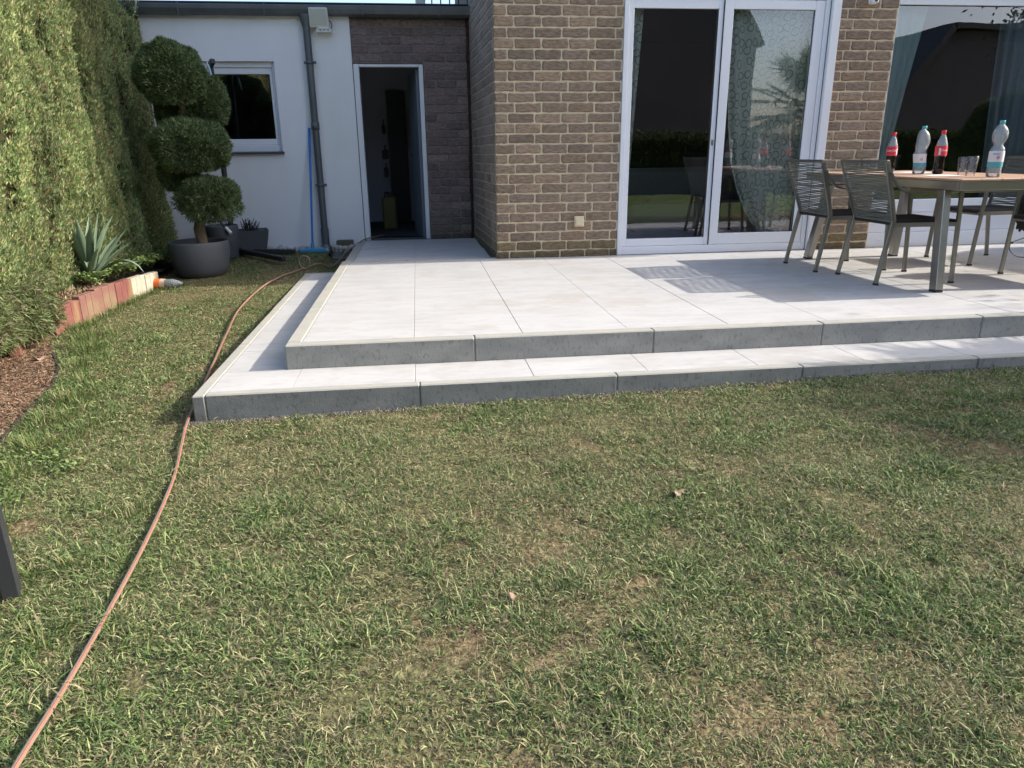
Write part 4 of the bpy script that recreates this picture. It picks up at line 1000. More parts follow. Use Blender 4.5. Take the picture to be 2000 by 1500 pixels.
for k in range(34):
    a = random.random()*2*PI; r = random.uniform(.02, .09); h = random.uniform(.10, .2)
    p = [(r*.5*math.cos(a), r*.5*math.sin(a), 0), (r*math.cos(a), r*math.sin(a), h*.6), (r*1.3*math.cos(a+.3), r*1.3*math.sin(a+.3), h)]
    mb.tube(p, [.004, .005, .003], n=5)
mb.build('stems', mat('dark_twigs', (.035, .04, .03), .9), t)

# yucca
t = empty('yucca', (-1.93, 2.42, -.04)); tag(t, 'yucca with grey green sword leaves behind the red edging stones', 'plant'); tl_ = t.location
ym = mat('yucca_leaf', (.13, .20, .125), .45, var=(4, .5, (.20, .27, .19)), var2=(30, .3, (.26, .28, .17)))
def sword(mb, base, az, el, L, w, bend, fold=0.0, roll=0.0):
    w = w*1.25
    n_ = 9; pts = []; p = Vector(base); e = el
    d = None; vs = []; rows = []
    for i in range(n_+1):
        u = i/n_
        ee = e-bend*u*u*1.6 - (2.4*max(0, u-fold) if fold else 0)
        d = Vector((math.cos(az)*math.cos(ee), math.sin(az)*math.cos(ee), math.sin(ee)))
        if i: p = p+d*L/n_
        s = Vector((-math.sin(az), math.cos(az), 0)); up = s.cross(d)*-1
        s = (s*math.cos(roll)+up*math.sin(roll)); up = d.cross(s)
        ww = w*min(1, (.55+2.2*u))*min(1, (1-u)*3.2+.02)
        rows.append((p-s*ww-up*-.15*ww*2, p-up*ww*.35, p+s*ww+up*.15*ww*2))
    k = 0
    for r in rows: vs += list(r)
    fs = []
    for i in range(n_):
        a = i*3; fs += [(a, a+1, a+4, a+3), (a+1, a+2, a+5, a+4)]
    mb.add(vs, fs, 0, True)
rs = random.Random(5)
spec = [(-.2, 1.35, .55, 0), (.5, 1.25, .56, 0), (-.9, 1.2, .52, 0), (2.6, 1.22, .54, 0), (3.6, 1.1, .52, 0), (1.6, 1.3, .5, 0), (-1.6, 1.15, .46, 0), (-2.3, 1.02, .44, 0), (0.1, .95, .46, 0), (.9, 1.0, .44, 0), (2.0, .9, .44, 0), (3.0, .85, .42, 0), (-.35, .75, .42, 0), (4.0, .8, .40, 0), (-1.2, .85, .40, .55), (-.15, .62, .46, .5), (-2.9, .75, .42, .45), (.25, .5, .4, 0), (-1.9, .6, .40, .4), (.7, 1.4, .5, 0), (4.5, 1.3, .5, 0), (-.6, 1.05, .5, 0)]
for k in range(16): spec.append((rs.uniform(-3.1, 3.1), rs.uniform(.8, 1.45), rs.uniform(.38, .52), 0))
for (az, el, L, fo) in spec:
    mb = MB(); sword(mb, (.015*math.cos(az), .015*math.sin(az), .04+rs.random()*.04), az, el, L*rs.uniform(.95, 1.1), .021*rs.uniform(.85, 1.15), rs.uniform(.0, .25), fo, rs.uniform(-.5, .5))
    mb.build('leaf', ym, t)
mb = MB(); mb.tube([(0, 0, -.03), (0, 0, .06)], [.04, .03], n=10); mb.build('stem', Mt['trunk'], t)
mb = MB()
for k in range(60):
    az = rs.random()*2*PI; sword(mb, (.03*math.cos(az), .03*math.sin(az), .0), az, rs.uniform(-.4, .5), rs.uniform(.05, .12), .007, .5)
mb.build('dead_leaves', mat('dead_leaf', (.42, .32, .2), .9), t)

# ivy ground cover
def ivy(N, f, name, label):
    x, y = f(N); N = len(x)
    z = (H(x, y)+.012+rng.uniform(0, .014, N)) if name == 'clover' else np.interp(y, [1.5, 2.9, 3.4, 4.3], [.0, .03, .0, -.03])+.13*np.clip(fbm(x*6, y*6, 91, 3)-.2, 0, 1)+rng.uniform(0, .04, N)
    a = rng.random(N)*2*PI; r = rng.uniform(.008, .017, N)*(.55 if name == 'clover' else 1); tx = rng.normal(0, .45, N); ty = rng.normal(-.25, .45, N)
    ang = np.linspace(0, 2*PI, 7)[:-1]; rad = np.array([1.1, .75, 1, .7, 1, .75])
    X = (np.cos(ang)[None]*rad*np.cos(a)[:, None]-np.sin(ang)[None]*rad*np.sin(a)[:, None])*r[:, None]; Y = (np.cos(ang)[None]*rad*np.sin(a)[:, None]+np.sin(ang)[None]*rad*np.cos(a)[:, None])*r[:, None]
    V = np.stack([X+x[:, None], Y+y[:, None], z[:, None]+X*tx[:, None]+Y*ty[:, None]], -1).reshape(-1, 3)
    C = np.array([(.22, .30, .10), (.17, .25, .08), (.27, .34, .14), (.12, .18, .06)])[rng.integers(0, 4, N)]*rng.uniform(.75, 1.3, N)[:, None]
    o = npmesh(name, V, np.arange(N*6).reshape(-1, 6), Mt['leaf_attr'], None, np.repeat(C, 6, 0)); return tag(o, label, 'ground cover', kind='stuff')
def fz(N):
    y = rng.uniform(2.05, 4.2, N); x = rng.uniform(-2.25, -1.55, N); xr = np.interp(y, [2.05, 2.95, 4.2], [-1.74, -1.64, -1.7]); k = (x < xr)&(np.hypot(x+1.93, y-2.42) > .12); return x[k], y[k]
ivy(19000, fz, 'ivy', 'small leaved green ground cover between yucca and round pot')
def fdead(N):
    y = rng.uniform(1.2, 2.3, N); x = rng.uniform(-1.98, -1.78, N); return x, y
N = 1600; x, y = fdead(N); z = np.full(N, -.035)+rng.random(N)*.03
V, F, C = sprays(np.stack([x, y, z], 1), np.tile([0, 0, .2], (N, 1)), .05, .006, [(.42, .33, .21), (.3, .22, .14), (.2, .14, .09)], 2, (0, 0, .1), .8, .9)
o = npmesh('dead_foliage', V, F, Mt['dry_attr'], None, C); tag(o, 'tan dead leaves lying on the raised bed behind the red stones', 'litter', kind='stuff')

# ================================================================== GARDEN OBJECTS 
# hose: laid from the foreground along the side kerb to the doorway
def smooth_path(pts, n_=10):
    P = [Vector(p) for p in pts]; out = []
    for i in range(len(P)-1):
        p0 = P[max(i-1, 0)]; p1 = P[i]; p2 = P[i+1]; p3 = P[min(i+2, len(P)-1)]
        for k in range(n_):
            t = k/n_; out.append(.5*((2*p1)+(-p0+p2)*t+(2*p0-5*p1+4*p2-p3)*t*t+(-p0+3*p1-3*p2+p3)*t**3))
    out.append(P[-1]); return out
hp = [(-.13, -2.75), (-.14, -2.48), (-.15, -2.27), (-.17, -1.97), (-.20, -1.55), (-.27, -1.07), (-.34, -.72), (-.40, -.42), (-.46, .09), (-.53, .61), (-.60, 1.19), (-.67, 1.89), (-.66, 2.67), (-.58, 3.1), (-.43, 3.51)]
P3 = [(x, y, Hs(x, y)+.024+.005*math.sin(y*7)) for x, y in hp]
ring = []
c0 = Vector((-.41, 3.56, Hs(-.41, 3.56)+.075))
for k in range(22):
    a = -PI/2+.15+2*PI*k/21; ring.append((c0.x+.052*math.cos(a), c0.y+.012*k/21+.0, c0.z+.064*math.sin(a)))
tail = [(-.30, 3.75, Hs(-.3, 3.75)+.024), (-.2, 4.05, Hs(-.2, 4.05)+.024), (-.08, 4.4, -.07), (.03, 4.68, -.01), (.10, 4.80, .02), (.19, 4.86, .035), (.3, 5.1, .03)]
def fclover(N):
    k = rng.integers(0, 7, N); cx = np.array([-.98, -1.08, -.86, -1.0, -.78, -1.12, -.9]); cy = np.array([-.95, -.72, -1.12, -1.25, -.85, -1.0, -.7])
    return cx[k]+rng.normal(0, .045, N), cy[k]+rng.normal(0, .045, N)
t = empty('garden_hose', (-.4, .5, -.25)); tag(t, 'long grey brown hose with orange stripe snaking over the lawn to the doorway', 'hose')
path = smooth_path(P3, 8)+[Vector(p) for p in ring]+smooth_path([ring[-1]]+tail, 8)[1:]
ivy(1100, fclover, 'clover', 'pale green clover patches in the lawn near the mulch bed')
mb = MB(); mb.tube(path, .0072, n=8); o = mb.build('tube', Mt['hose'], t); o.matrix_parent_inverse = Matrix.Translation(-t.location)
mb = MB(); mb.tube([p+Vector((.0040, 0, .0042)) for p in path], .0030, n=6); o = mb.build('stripe', Mt['hosestripe'], t); o.matrix_parent_inverse = Matrix.Translation(-t.location)
# broom
t = empty('broom', (-.47, 4.62, -.09)); tag(t, 'blue broom leaning upright against the white wall beside the downpipe', 'broom')
mb = MB(); mb.tube([(0, 0, .05), (.055, .20, 1.33)], .0125, n=12); mb.build('handle', Mt['blue'], t)
mb = MB(); mb.box((-.145, -.03, .0), (.145, .03, .045), 0, .01); mb.tube([(0, 0, .04), (0, .012, .10)], .02, n=12); mb.build('head', Mt['bluehead'], t)
mb = MB()
for i in range(26):
    for j in range(3): mb.bar((-.135+.0108*i, -.02+.02*j, .004), (-.137+.0110*i, -.022+.022*j, -.02), .005, .005, up=(0, 1, 0))
mb.build('bristles', Mt['blue'], t)
# brick block on the pebbles
t = empty('concrete_block', (-.12, 4.74, -.06)); tag(t, 'mossy brown block lying on white pebbles left of the doorway', 'block')
mb = MB(); mb.box((-.095, -.04, 0), (.095, .045, .085), 0, .01); mb.build('block', Mt['block'], t)
# pebbles along the wall (individual stones)
rp = random.Random(9); peb = []
for k in range(110):
    x_ = rp.uniform(-.98, .0); y_ = 4.72+rp.uniform(-.06, .09)
    if abs(x_+.12) < .11 or abs(x_+.34) < .06: y_ = 4.68+rp.uniform(-.03, .02)
    peb.append((x_, y_, rp.uniform(.014, .034)))
protos = []
import bmesh
def pebble_mesh(seed):
    r0 = random.Random(seed); bm = bmesh.new(); bmesh.ops.create_icosphere(bm, subdivisions=2, radius=1)
    ax_ = [Vector((r0.gauss(0, 1), r0.gauss(0, 1), r0.gauss(0, 1))).normalized() for _ in range(5)]
    for v in bm.verts:
        d = v.co.normalized(); k = 1
        for a in ax_:
            q = d.dot(a)
            if q > .55: k = min(k, .55/q)
        v.co = Vector((d.x*1.0, d.y*.85, d.z*.7))*k*1.35
    me = bpy.data.meshes.new('pebble'); bm.to_mesh(me); bm.free(); me.materials.append(Mt['pebble']); return me
pm = [pebble_mesh(s) for s in range(6)]
for k, (x_, y_, r) in enumerate(peb):
    o = link('pebble', pm[k % 6]); o.location = (x_, y_, -.085+r*.35+(.018 if k % 3 == 0 else 0)); o.scale = (r, r, r); o.rotation_euler = (rp.random(), rp.random(), rp.random()*6)
    tag(o, 'pale angular pebble at the foot of the white plastered wall', 'pebble', 'pale pebbles along the wall')
# cantilever parasol base and folded pole
t = empty('parasol_stand', (-1.24, 4.50, -.09)); tag(t, 'black cross shaped parasol stand with slanted strut behind the round pot', 'parasol stand')
for (dx_, dy_) in ((.58, -.62), (.60, -.02), (-.28, -.42), (-.35, .1)):
    mb = MB(); mb.bar((0, 0, .055), (dx_, dy_, .03), .045, .05, c=.006); lg = mb.build('foot', Mt['blackmetal'], t)
mb = MB(); mb.tube([(-.06, .02, .04), (-.06, .02, 1.95)], .028, n=14); mb.build('pole', Mt['blackmetal'], t)
mb = MB(); mb.bar((-.06, .02, 1.93), (.02, -.2, 1.945), .05, .05, c=.008); mb.build('arm', Mt['blackmetal'], t)
mb = MB(); mb.tube([(-.02, -.26, .28), (-.34, -.16, .72)], .014); mb.build('strut', Mt['blackmetal'], t)
mb = MB(); mb.tube([(-.0, -.27, .27), (-.05, -.25, .33)], .02); mb.build('coupling', Mt['upvc'], t)
t = empty('hanging_tag', (-1.27, 4.28, 1.80)); tag(t, 'small pale blue and white dangling piece at the tip of the parasol arm', 'toggle')
mb = MB(); mb.tube([(0, 0, .06), (.005, 0, .02)], .004); mb.build('cord', Mt['upvc'], t)
mb = MB(); mb.tube([(.005, 0, .02), (.012, 0, -.02), (.03, 0, -.11)], [.012, .014, .008], n=10); mb.build('toggle', mat('pale_blue_plastic_toggle', (.35, .5, .6), .4), t)
# fallen bottle with orange label
def on_lawn(x, y, h=0): return (x, y, Hs(x, y)+h)
t = empty('lying_bottle', on_lawn(-1.50, 2.86, .045)); tag(t, 'clear plastic bottle with orange label lying on the grass by the cream stones', 'bottle'); t.rotation_euler = (0, PI/2, -.25)
prof = [(.0005, -.16), (.035, -.16), (.043, -.15), (.044, -.05), (.042, .02), (.044, .06), (.03, .11), (.016, .14), (.014, .16)]
mb = MB(); mb.lathe(prof, n=20); mb.build('shell', Mt['pet'], t)
mb = MB(); mb.lathe([(.0448, -.135), (.0452, -.05)], n=20); mb.build('orange_label', Mt['label_orange'], t)
mb = MB(); mb.lathe([(.0448, -.049), (.0444, .0)], n=20); mb.build('pale_label', mat('peach_label', (.72, .5, .38), .5), t)
# dark post, lower left
t = empty('square_post', (-.497, -1.80, -.27)); tag(t, 'square dark grey post standing in the grass at the lower left edge', 'post')
mb = MB(); mb.box((-.022, -.026, 0), (.022, .026, 1.6), 0, .003); mb.build('post', Mt['blackmetal'], t)
mb = MB(); mb.box((-.03, -.034, 1.6), (.03, .034, 1.615), 0, .003); mb.build('cap', Mt['black'], t)
t.rotation_euler = (0, 0, .35)
# dry leaves on the lawn
def leaf_obj(x, y, s, rz, label):
    V = []; n_ = 12
    for i in range(n_):
        a = 2*PI*i/n_; r = s*(1+.45*math.sin(a*3+1)*(.6)+.25*random.random()); V.append((r*math.cos(a), r*.6*math.sin(a), .25*s*math.cos(2*a)+random.uniform(0, .1)*s))
    mb = MB(); mb.add([(0, 0, -.002)]+V, [(0, 1+i, 1+(i+1) % n_) for i in range(n_)], 0, False)
    o = mb.build('dry_leaf', mat('dry_leaf', (.36, .25, .18), .9, var=(60, .5, (.33, .2, .14)))); o.location = (x, y, Hs(x, y)+.016); o.rotation_euler = (.2, .1, rz)
    tag(o, label, 'leaf', 'dry leaves on the lawn')
leaf_obj(1.61, -1.55, .022, .4, 'curled pink brown leaf on the lawn, largest one right of centre')
leaf_obj(.98, -2.72, .016, 1.0, 'small tan dry leaf near the bottom edge of the lawn')
leaf_obj(.95, -2.08, .016, 2.0, 'tan dry leaf in the dry patch of the middle foreground')
leaf_obj(-1.62, .80, .035, 1.2, 'curled brown leaf on the mulch under the hedge')
leaf_obj(-1.05, .35, .014, 2.3, 'small brown leaf on grass near the mulch bed edge')

# ================================================================== TERRACE FURNITURE
# table
TX0, TX1, TY0, TY1, TZ = 4.22, 5.22, .62, 2.58, .76
t = empty('dining_table', ((TX0+TX1)/2, (TY0+TY1)/2, 0)); tag(t, 'long garden table with light wooden top and brushed steel legs', 'table'); tl_ = t.location
def tch(mb, name, m):
    o = mb.build(name, m, t); o.matrix_parent_inverse = Matrix.Translation(-tl_); return o
Mt['tabletop'] = mat('teak_look_top', (.44, .27, .175), .55, bump=(60, .15, .002), var=(3, .5, (.36, .21, .13), .3, .7, (9, .7, 1)), var2=(30, .3, (.5, .34, .23), .4, .7, (6, .5, 1)))
mb = MB(); nb_ = 7; wd = (TX1-TX0)/nb_
for k in range(nb_): mb.box((TX0+wd*k+.0015, TY0, TZ-.014), (TX0+wd*(k+1)-.0015, TY1, TZ), 0, .003)
tch(mb, 'tabletop', Mt['tabletop'])
mb = MB(); frx = .006
mb.box((TX0+frx, TY0+frx, TZ-.072), (TX1-frx, TY0+frx+.03, TZ-.015), 0, .002); mb.box((TX0+frx, TY1-frx-.03, TZ-.072), (TX1-frx, TY1-frx, TZ-.015), 0, .002)
mb.box((TX0+frx, TY0+frx+.031, TZ-.072), (TX0+frx+.03, TY1-frx-.031, TZ-.0155), 0, .002); mb.box((TX1-frx-.03, TY0+frx+.031, TZ-.072), (TX1-frx, TY1-frx-.031, TZ-.0155), 0, .002)
mb.box((TX0+.06, 1.2, TZ-.12), (TX1-.06, 1.26, TZ-.073), 0, .002); mb.box((TX0+.06, 1.95, TZ-.12), (TX1-.06, 2.01, TZ-.073), 0, .002)
tch(mb, 'apron', Mt['steel'])
for (bx, by, tx, ty) in ((4.285, .77, 4.285, .85), (5.13, .77, 5.13, .85), (4.262, 2.46, 4.33, 2.34), (5.10, 2.46, 5.10, 2.40)):
    mb = MB(); mb.bar((bx, by, .012), (tx, ty, TZ-.074), .055, .075, up=(0, 1, 0), c=.004); lg = tch(mb, 'leg', Mt['steel'])
    mb = MB(); mb.bar((bx, by, .0), (bx, by, .014), .053, .073, up=(0, 1, 0)); mb.build('foot_cap', Mt['black'], lg)

# chair, local: facing +X, origin on the floor between the rear feet
def make_chair():
    t = empty('rope_chair')
    zs, zt = .45, .865
    def bx(z):  # backrest profile x at height
        return float(np.interp(z, [.44, .6, .75, .865], [.085, .035, -.02, -.06]))
    def hw(z): return float(np.interp(z, [.44, .865], [.235, .282]))
    for sy in (-1, 1):
        mb = MB()
        foot = Vector((0, sy*.25, .012)); top = Vector((bx(.46), sy*hw(.46), .46))
        mb.bar(foot, top, .020, .030, up=(1, 0, 0), w2=.024, h2=.034, c=.003)
        lg = mb.build('rear_leg', Mt['steel_dark'], t)
        mb = MB(); mb.bar((0, sy*.25, 0), (.002, sy*.25, .014), .023, .033, up=(1, 0, 0)); mb.build('foot_cap', Mt['black'], lg)
        mb = MB()
        mb.bar((.585, sy*.27, .012), (.545, sy*.275, .66), .022, .030, up=(1, 0, 0), c=.003)
        lg = mb.build('front_leg', Mt['steel_dark'], t)
        mb = MB(); mb.bar((.585, sy*.27, 0), (.584, sy*.27, .014), .025, .033, up=(1, 0, 0)); mb.build('foot_cap', Mt['black'], lg)
        mb = MB(); pts = smooth_path([(bx(.80)+.006, sy*(hw(.8)+.012), .80), (bx(.74)+.03, sy*(hw(.7)+.03), .73), (.07, sy*.298, .675), (.18, sy*.30, .655), (.36, sy*.292, .66), (.545, sy*.275, .665)], 5)
        for a, b_ in zip(pts[:-1], pts[1:]): mb.bar(a, b_+(b_-a)*.12, .030, .012, c=.0)
        mb.build('armrest', Mt['steel_dark'], t)
    mb = MB()
    for sy in (-1, 1):
        zz_ = [.45, .55, .65, .75, .865]
        for a, b_ in zip(zz_[:-1], zz_[1:]): mb.bar((bx(a), sy*hw(a), a), (bx(b_), sy*hw(b_), b_+.002), .016, .030, up=(1, 0, 0))
    mb.bar((bx(zt), -hw(zt)-.008, zt), (bx(zt), hw(zt)+.008, zt), .022, .026, c=.003)
    mb.bar((bx(.45), -hw(.45), .45), (bx(.45), hw(.45), .45), .02, .02)
    mb.build('back_frame', Mt['steel_dark'], t)
    mb = MB(); z = .462; k = 0
    while z < .845:
        w_ = hw(z); b0 = bx(z); n_ = 8
        sag = .018; lift = math.sin(k*1.7)*.001
        top_, bot = [], []
        th = .0094 if (k % 9) else .0085
        for i in range(n_+1):
            u = -1+2*i/n_; yv = u*(w_+.012); xv = b0+.004-sag*(1-u*u)-.006*(1 if abs(u) > .98 else 0)
            zj = z+lift+.0016*math.sin(5*u+k*2.3)
            top_.append((xv, yv, zj+th/2)); bot.append((xv, yv, zj-th/2))
        fr = top_+bot; bk = [(x_-.005, y_, z_) for x_, y_, z_ in fr]
        vs = fr+bk; N_ = n_+1; fs = []
        for i in range(n_): fs += [(i, i+1, N_+i+1, N_+i), (2*N_+i, 3*N_+i, 3*N_+i+1, 2*N_+i+1), (i, 2*N_+i, 2*N_+i+1, i+1), (N_+i, N_+i+1, 3*N_+i+1, 3*N_+i)]
        fs += [(0, N_, 3*N_, 2*N_), (n_, 2*N_+n_, 3*N_+n_, N_+n_)]
        mb.add(vs, fs); z += .0127; k += 1
    mb.build('backrest', Mt['rope'], t)
    mb = MB(); mb.hexa([(.07, -.235, .425), (.585, -.262, .425), (.585, .262, .425), (.07, .235, .425), (.07, -.235, .455), (.585, -.262, .46), (.585, .262, .46), (.07, .235, .455)], 0, .01)
    mb.build('seat', Mt['seat'], t)
    mb = MB()
    for sy in (-1, 1): mb.bar((.08, sy*.245, .43), (.57, sy*.272, .43), .018, .03)
    mb.bar((.57, -.27, .43), (.57, .27, .43), .018, .03); mb.build('seat_frame', Mt['steel_dark'], t)
    return t
def copy_tree(o, parent=None):
    c = o.copy(); S.collection.objects.link(c); c.parent = parent
    for ch in list(o.children): copy_tree(ch, c)
    return c
ch0 = make_chair()
for k, (x_, y_, rz, lb) in enumerate([(3.92, 1.965, .0, 'olive grey rope chair at the left side of the table, nearer the house door'),
                                     (4.035, 1.33, .0, 'olive grey rope chair at the left side of the table, nearer the steps'),
                                     (5.93, 2.06, PI, 'rope chair across the table facing left, close to the wide window'),
                                     (5.86, 1.09, PI, 'rope chair across the table with a dark jacket hung on it')]):
    c = ch0 if k == 0 else copy_tree(ch0)
    c.location = (x_, y_, 0); c.rotation_euler = (0, 0, rz); tag(c, lb, 'chair', 'rope chairs round the garden table')
# jacket over the chair across the table
t = empty('jacket', (5.62, 1.36, .45)); tag(t, 'dark brown jacket slumped over the arm of the right hand chair', 'jacket')
def blob_cloth(name, ctr, r, seed, m, parent):
    bm = bmesh.new(); bmesh.ops.create_icosphere(bm, subdivisions=4, radius=1)
    for v in bm.verts:
        d = v.co.normalized(); k = 1+.22*math.sin(d.x*7+seed)*math.sin(d.z*5+seed*2)+.12*math.sin(d.y*13+d.z*9+seed)
        v.co = Vector((ctr[0]+d.x*r[0]*k, ctr[1]+d.y*r[1]*k, ctr[2]+d.z*r[2]*k))
    me = bpy.data.meshes.new(name); bm.to_mesh(me); bm.free(); me.materials.append(m)
    for p in me.polygons: p.use_smooth = True
    return link(name, me, parent)
blob_cloth('body', (0, 0, .12), (.20, .11, .17), 1.3, Mt['cloth'], t)
blob_cloth('sleeve', (-.14, .10, .02), (.07, .06, .13), 2.9, Mt['cloth'], t)
t = empty('power_cable', (5.50, 1.52, .2)); tag(t, 'thin black cable hanging in loops from the right hand chair', 'cable')
mb = MB(); mb.tube(smooth_path([(-.02, .02, .22), (-.03, .03, .1), (-.03, .02, .02), (-.04, .0, -.04), (.02, -.03, -.09), (.14, -.06, -.08), (.3, -.08, .02)], 8), .004, n=6)
mb.tube(smooth_path([(-.03, .02, .02), (.05, 0, .05), (.15, -.02, .1), (.32, -.04, .14)], 8), .0035, n=6)
mb.build('loop', Mt['cable'], t)
mb = MB(); mb.box((-.05, .005, .01), (-.012, .03, .03), 0, .003); mb.build('cable_tie', Mt['cable'], t)

# ---- bottles & glasses
def text_on_cyl(txt, size, r, z, az, m, parent, name='lettering', font_shear=0.0):
    cu = bpy.data.curves.new('t', 'FONT'); cu.body = txt; cu.size = size; cu.align_x = 'CENTER'; cu.align_y = 'CENTER'; cu.shear = font_shear; cu.resolution_u = 3; cu.offset = size*.02
    to = bpy.data.objects.new('t', cu); S.collection.objects.link(to); dg = bpy.context.evaluated_depsgraph_get(); dg.update()
    me = bpy.data.meshes.new_from_object(to.evaluated_get(dg)); bpy.data.objects.remove(to)
    for v in me.vertices:
        a = az+v.co.x/r; v.co = Vector((r*math.cos(a), r*math.sin(a), z+v.co.y))
    me.materials.clear(); me.materials.append(m); return link(name, me, parent)
def az_to_cam(x, y): return math.atan2(CAM.y-y, CAM.x-x)
def cola(x, y, fill, label, word, aw_=0):
    t = empty('cola_bottle', (x, y, TZ)); tag(t, label, 'bottle', 'cola bottles on the table')
    prof = [(.0005, .003), (.03, .0), (.038, .008), (.041, .03), (.038, .07), (.037, .10), (.040, .13), (.0415, .15), (.0415, .20), (.039, .215), (.030, .25), (.018, .28), (.0135, .29), (.0135, .302)]
    rf_ = float(np.interp(fill, [z for r, z in prof[1:]], [r for r, z in prof[1:]]))
    mb = MB(); mb.lathe([(rf_, fill)]+[q for q in prof if q[1] > fill], n=28); mb.build('shell', Mt['pet'], t)
    mb = MB(); p2 = [(max(r, .0004), z) for r, z in prof if z < fill]; p2 += [(float(np.interp(fill, [z for r, z in prof[1:]], [r for r, z in prof[1:]]))-.0005, fill), (.0005, fill)]
    mb.lathe(p2, n=28); mb.build('cola', Mt['cola'], t)
    mb = MB(); mb.lathe([(.0422, .137), (.0424, .15), (.0424, .196), (.0405, .208)], n=28); lb = mb.build('label', Mt['label_red'], t)
    a = az_to_cam(x, y)
    text_on_cyl('Coca-Cola', .0225, .0430, .176, a+aw_, Mt['label_white'], lb, font_shear=.35)
    for s_ in (-1, 1):
        mb = MB(); vs = []
        for i in range(7):
            aa = a+aw_+s_*1.28+.05*(i-3); vs += [(.0429*math.cos(aa), .0429*math.sin(aa), .142), (.0429*math.cos(aa), .0429*math.sin(aa), .192)]
        mb.add(vs, [(2*i, 2*i+2, 2*i+3, 2*i+1) for i in range(6)]); mb.build('print_panel', Mt['label_white'], lb)
    mb = MB(); mb.lathe([(.0155, .293), (.0162, .296), (.0162, .318), (.015, .321), (.0005, .321)], n=24); mb.build('cap', Mt['cap_red'], t)
cola(4.735, 2.15, .135, 'cola bottle with red label, farther one behind the chair back', 'a', -.2)
cola(4.752, 1.57, .135, 'nearly half full cola bottle between the two water bottles', 'b', 1.1)
def water(x, y, prof, lz, fill, label, crush):
    t = empty('water_bottle', (x, y, TZ)); tag(t, label, 'bottle', 'water bottles on the table')
    mb = MB(); mb.lathe(prof, n=32, squash=crush); mb.build('shell', Mt['pet'], t)
    rr = lambda z: float(np.interp(z, [q[1] for q in prof[1:]], [q[0] for q in prof[1:]]))
    mb = MB(); z0_, z1_, z2_ = lz
    mb.lathe([(rr(z_)+.001, z_) for z_ in np.linspace(z1_, z2_, 5)], n=32, squash=crush); l1 = mb.build('label', Mt['label_white'], t)
    mb = MB(); mb.lathe([(rr(z_)+.0011, z_) for z_ in np.linspace(z0_, z1_, 4)], n=32, squash=crush); mb.build('label_band', Mt['label_teal'], t)
    a = az_to_cam(x, y)
    text_on_cyl('MINERAL', .011, rr((z1_+z2_)/2)+.0025, z1_+(z2_-z1_)*.72, a, mat('blue_print', (.12, .2, .45), .5), l1)
    mb = MB(); ra = rr(z1_+.02)+.0025
    pts = [(ra*math.cos(a+.25+.008*math.cos(q)/ra), ra*math.sin(a+.25+.008*math.cos(q)/ra), z1_+(z2_-z1_)*.4+.009*math.sin(q)) for q in np.linspace(0, 2*PI, 14)[:-1]]
    mb.tube(pts, .0012, closed=True, n=4); mb.tube([pts[0], pts[6]], .001, n=4); mb.tube([pts[3], pts[9]], .001, n=4); mb.build('round_mark', Mt['label_red'], l1)
    mb = MB(); zt = prof[-1][1]; mb.lathe([(.0155, zt-.006), (.0165, zt-.004), (.0165, zt+.014), (.015, zt+.017), (.0005, zt+.017)], n=24); mb.build('cap', Mt['cap_teal'], t)
base = [(.0005, .012), (.02, .004), (.032, .0), (.042, .006), (.045, .03)]
water(4.63, 1.63, base+[(.044, .06), (.045, .13), (.046, .15), (.038, .175), (.044, .20), (.047, .23), (.047, .26), (.040, .295), (.026, .32), (.0145, .33), (.014, .338)], (.055, .085, .15), .05,
      'water bottle with teal cap and crumpled sides, left of the cola bottle', lambda x, y, z: (x+.006*math.sin(z*32), y, z))
water(4.625, .85, base+[(.044, .06), (.045, .13), (.045, .165), (.040, .19), (.028, .205), (.027, .212), (.040, .235), (.0475, .262), (.046, .29), (.036, .315), (.022, .332), (.0145, .338), (.014, .346)], (.065, .10, .17), .05,
      'water bottle with pinched waist and bulbous top at the near table end', None)
def tumbler(x, y, s_, label):
    t = empty('drinking_glass', (x, y, TZ)); tag(t, label, 'glass', 'tumblers on the table')
    mb = MB(); H_ = .125*s_; R0, R1 = .027, .039
    mb.lathe([(.0005, .0), (R0, .0), (R0+.001, .01), (R1, H_), (R1-.002, H_), (R0-.003, .012), (.0005, .010)], n=32); gl = mb.build('bowl', Mt['tumbler'], t)
    mb = MB()
    for j in range(6):
        z_ = .015+j*(H_-.03)/5.6
        for i in range(14):
            a0 = 2*PI*(i+.12)/14; a1 = 2*PI*(i+.88)/14; zb, zt_ = z_, z_+(H_-.03)/5.6*.72
            r0 = R0+(R1-R0)*zb/H_+.0005; r1 = R0+(R1-R0)*zt_/H_+.0005; rm = (r0+r1)/2+.0022; am = (a0+a1)/2; zm = (zb+zt_)/2
            mb.add([(r0*math.cos(a0), r0*math.sin(a0), zb), (r0*math.cos(a1), r0*math.sin(a1), zb), (r1*math.cos(a1), r1*math.sin(a1), zt_), (r1*math.cos(a0), r1*math.sin(a0), zt_), (rm*math.cos(am), rm*math.sin(am), zm)], [(0, 1, 4), (1, 2, 4), (2, 3, 4), (3, 0, 4)])
    mb.build('relief', Mt['tumbler'], gl)
tumbler(4.655, 1.10, 1.08, 'relief patterned glass in front, nearest the pinched water bottle')
tumbler(4.84, 1.42, 1.02, 'relief patterned glass standing just behind the front glass')
tumbler(4.64, 2.36, .85, 'glass at the far end of the table above the chair back')
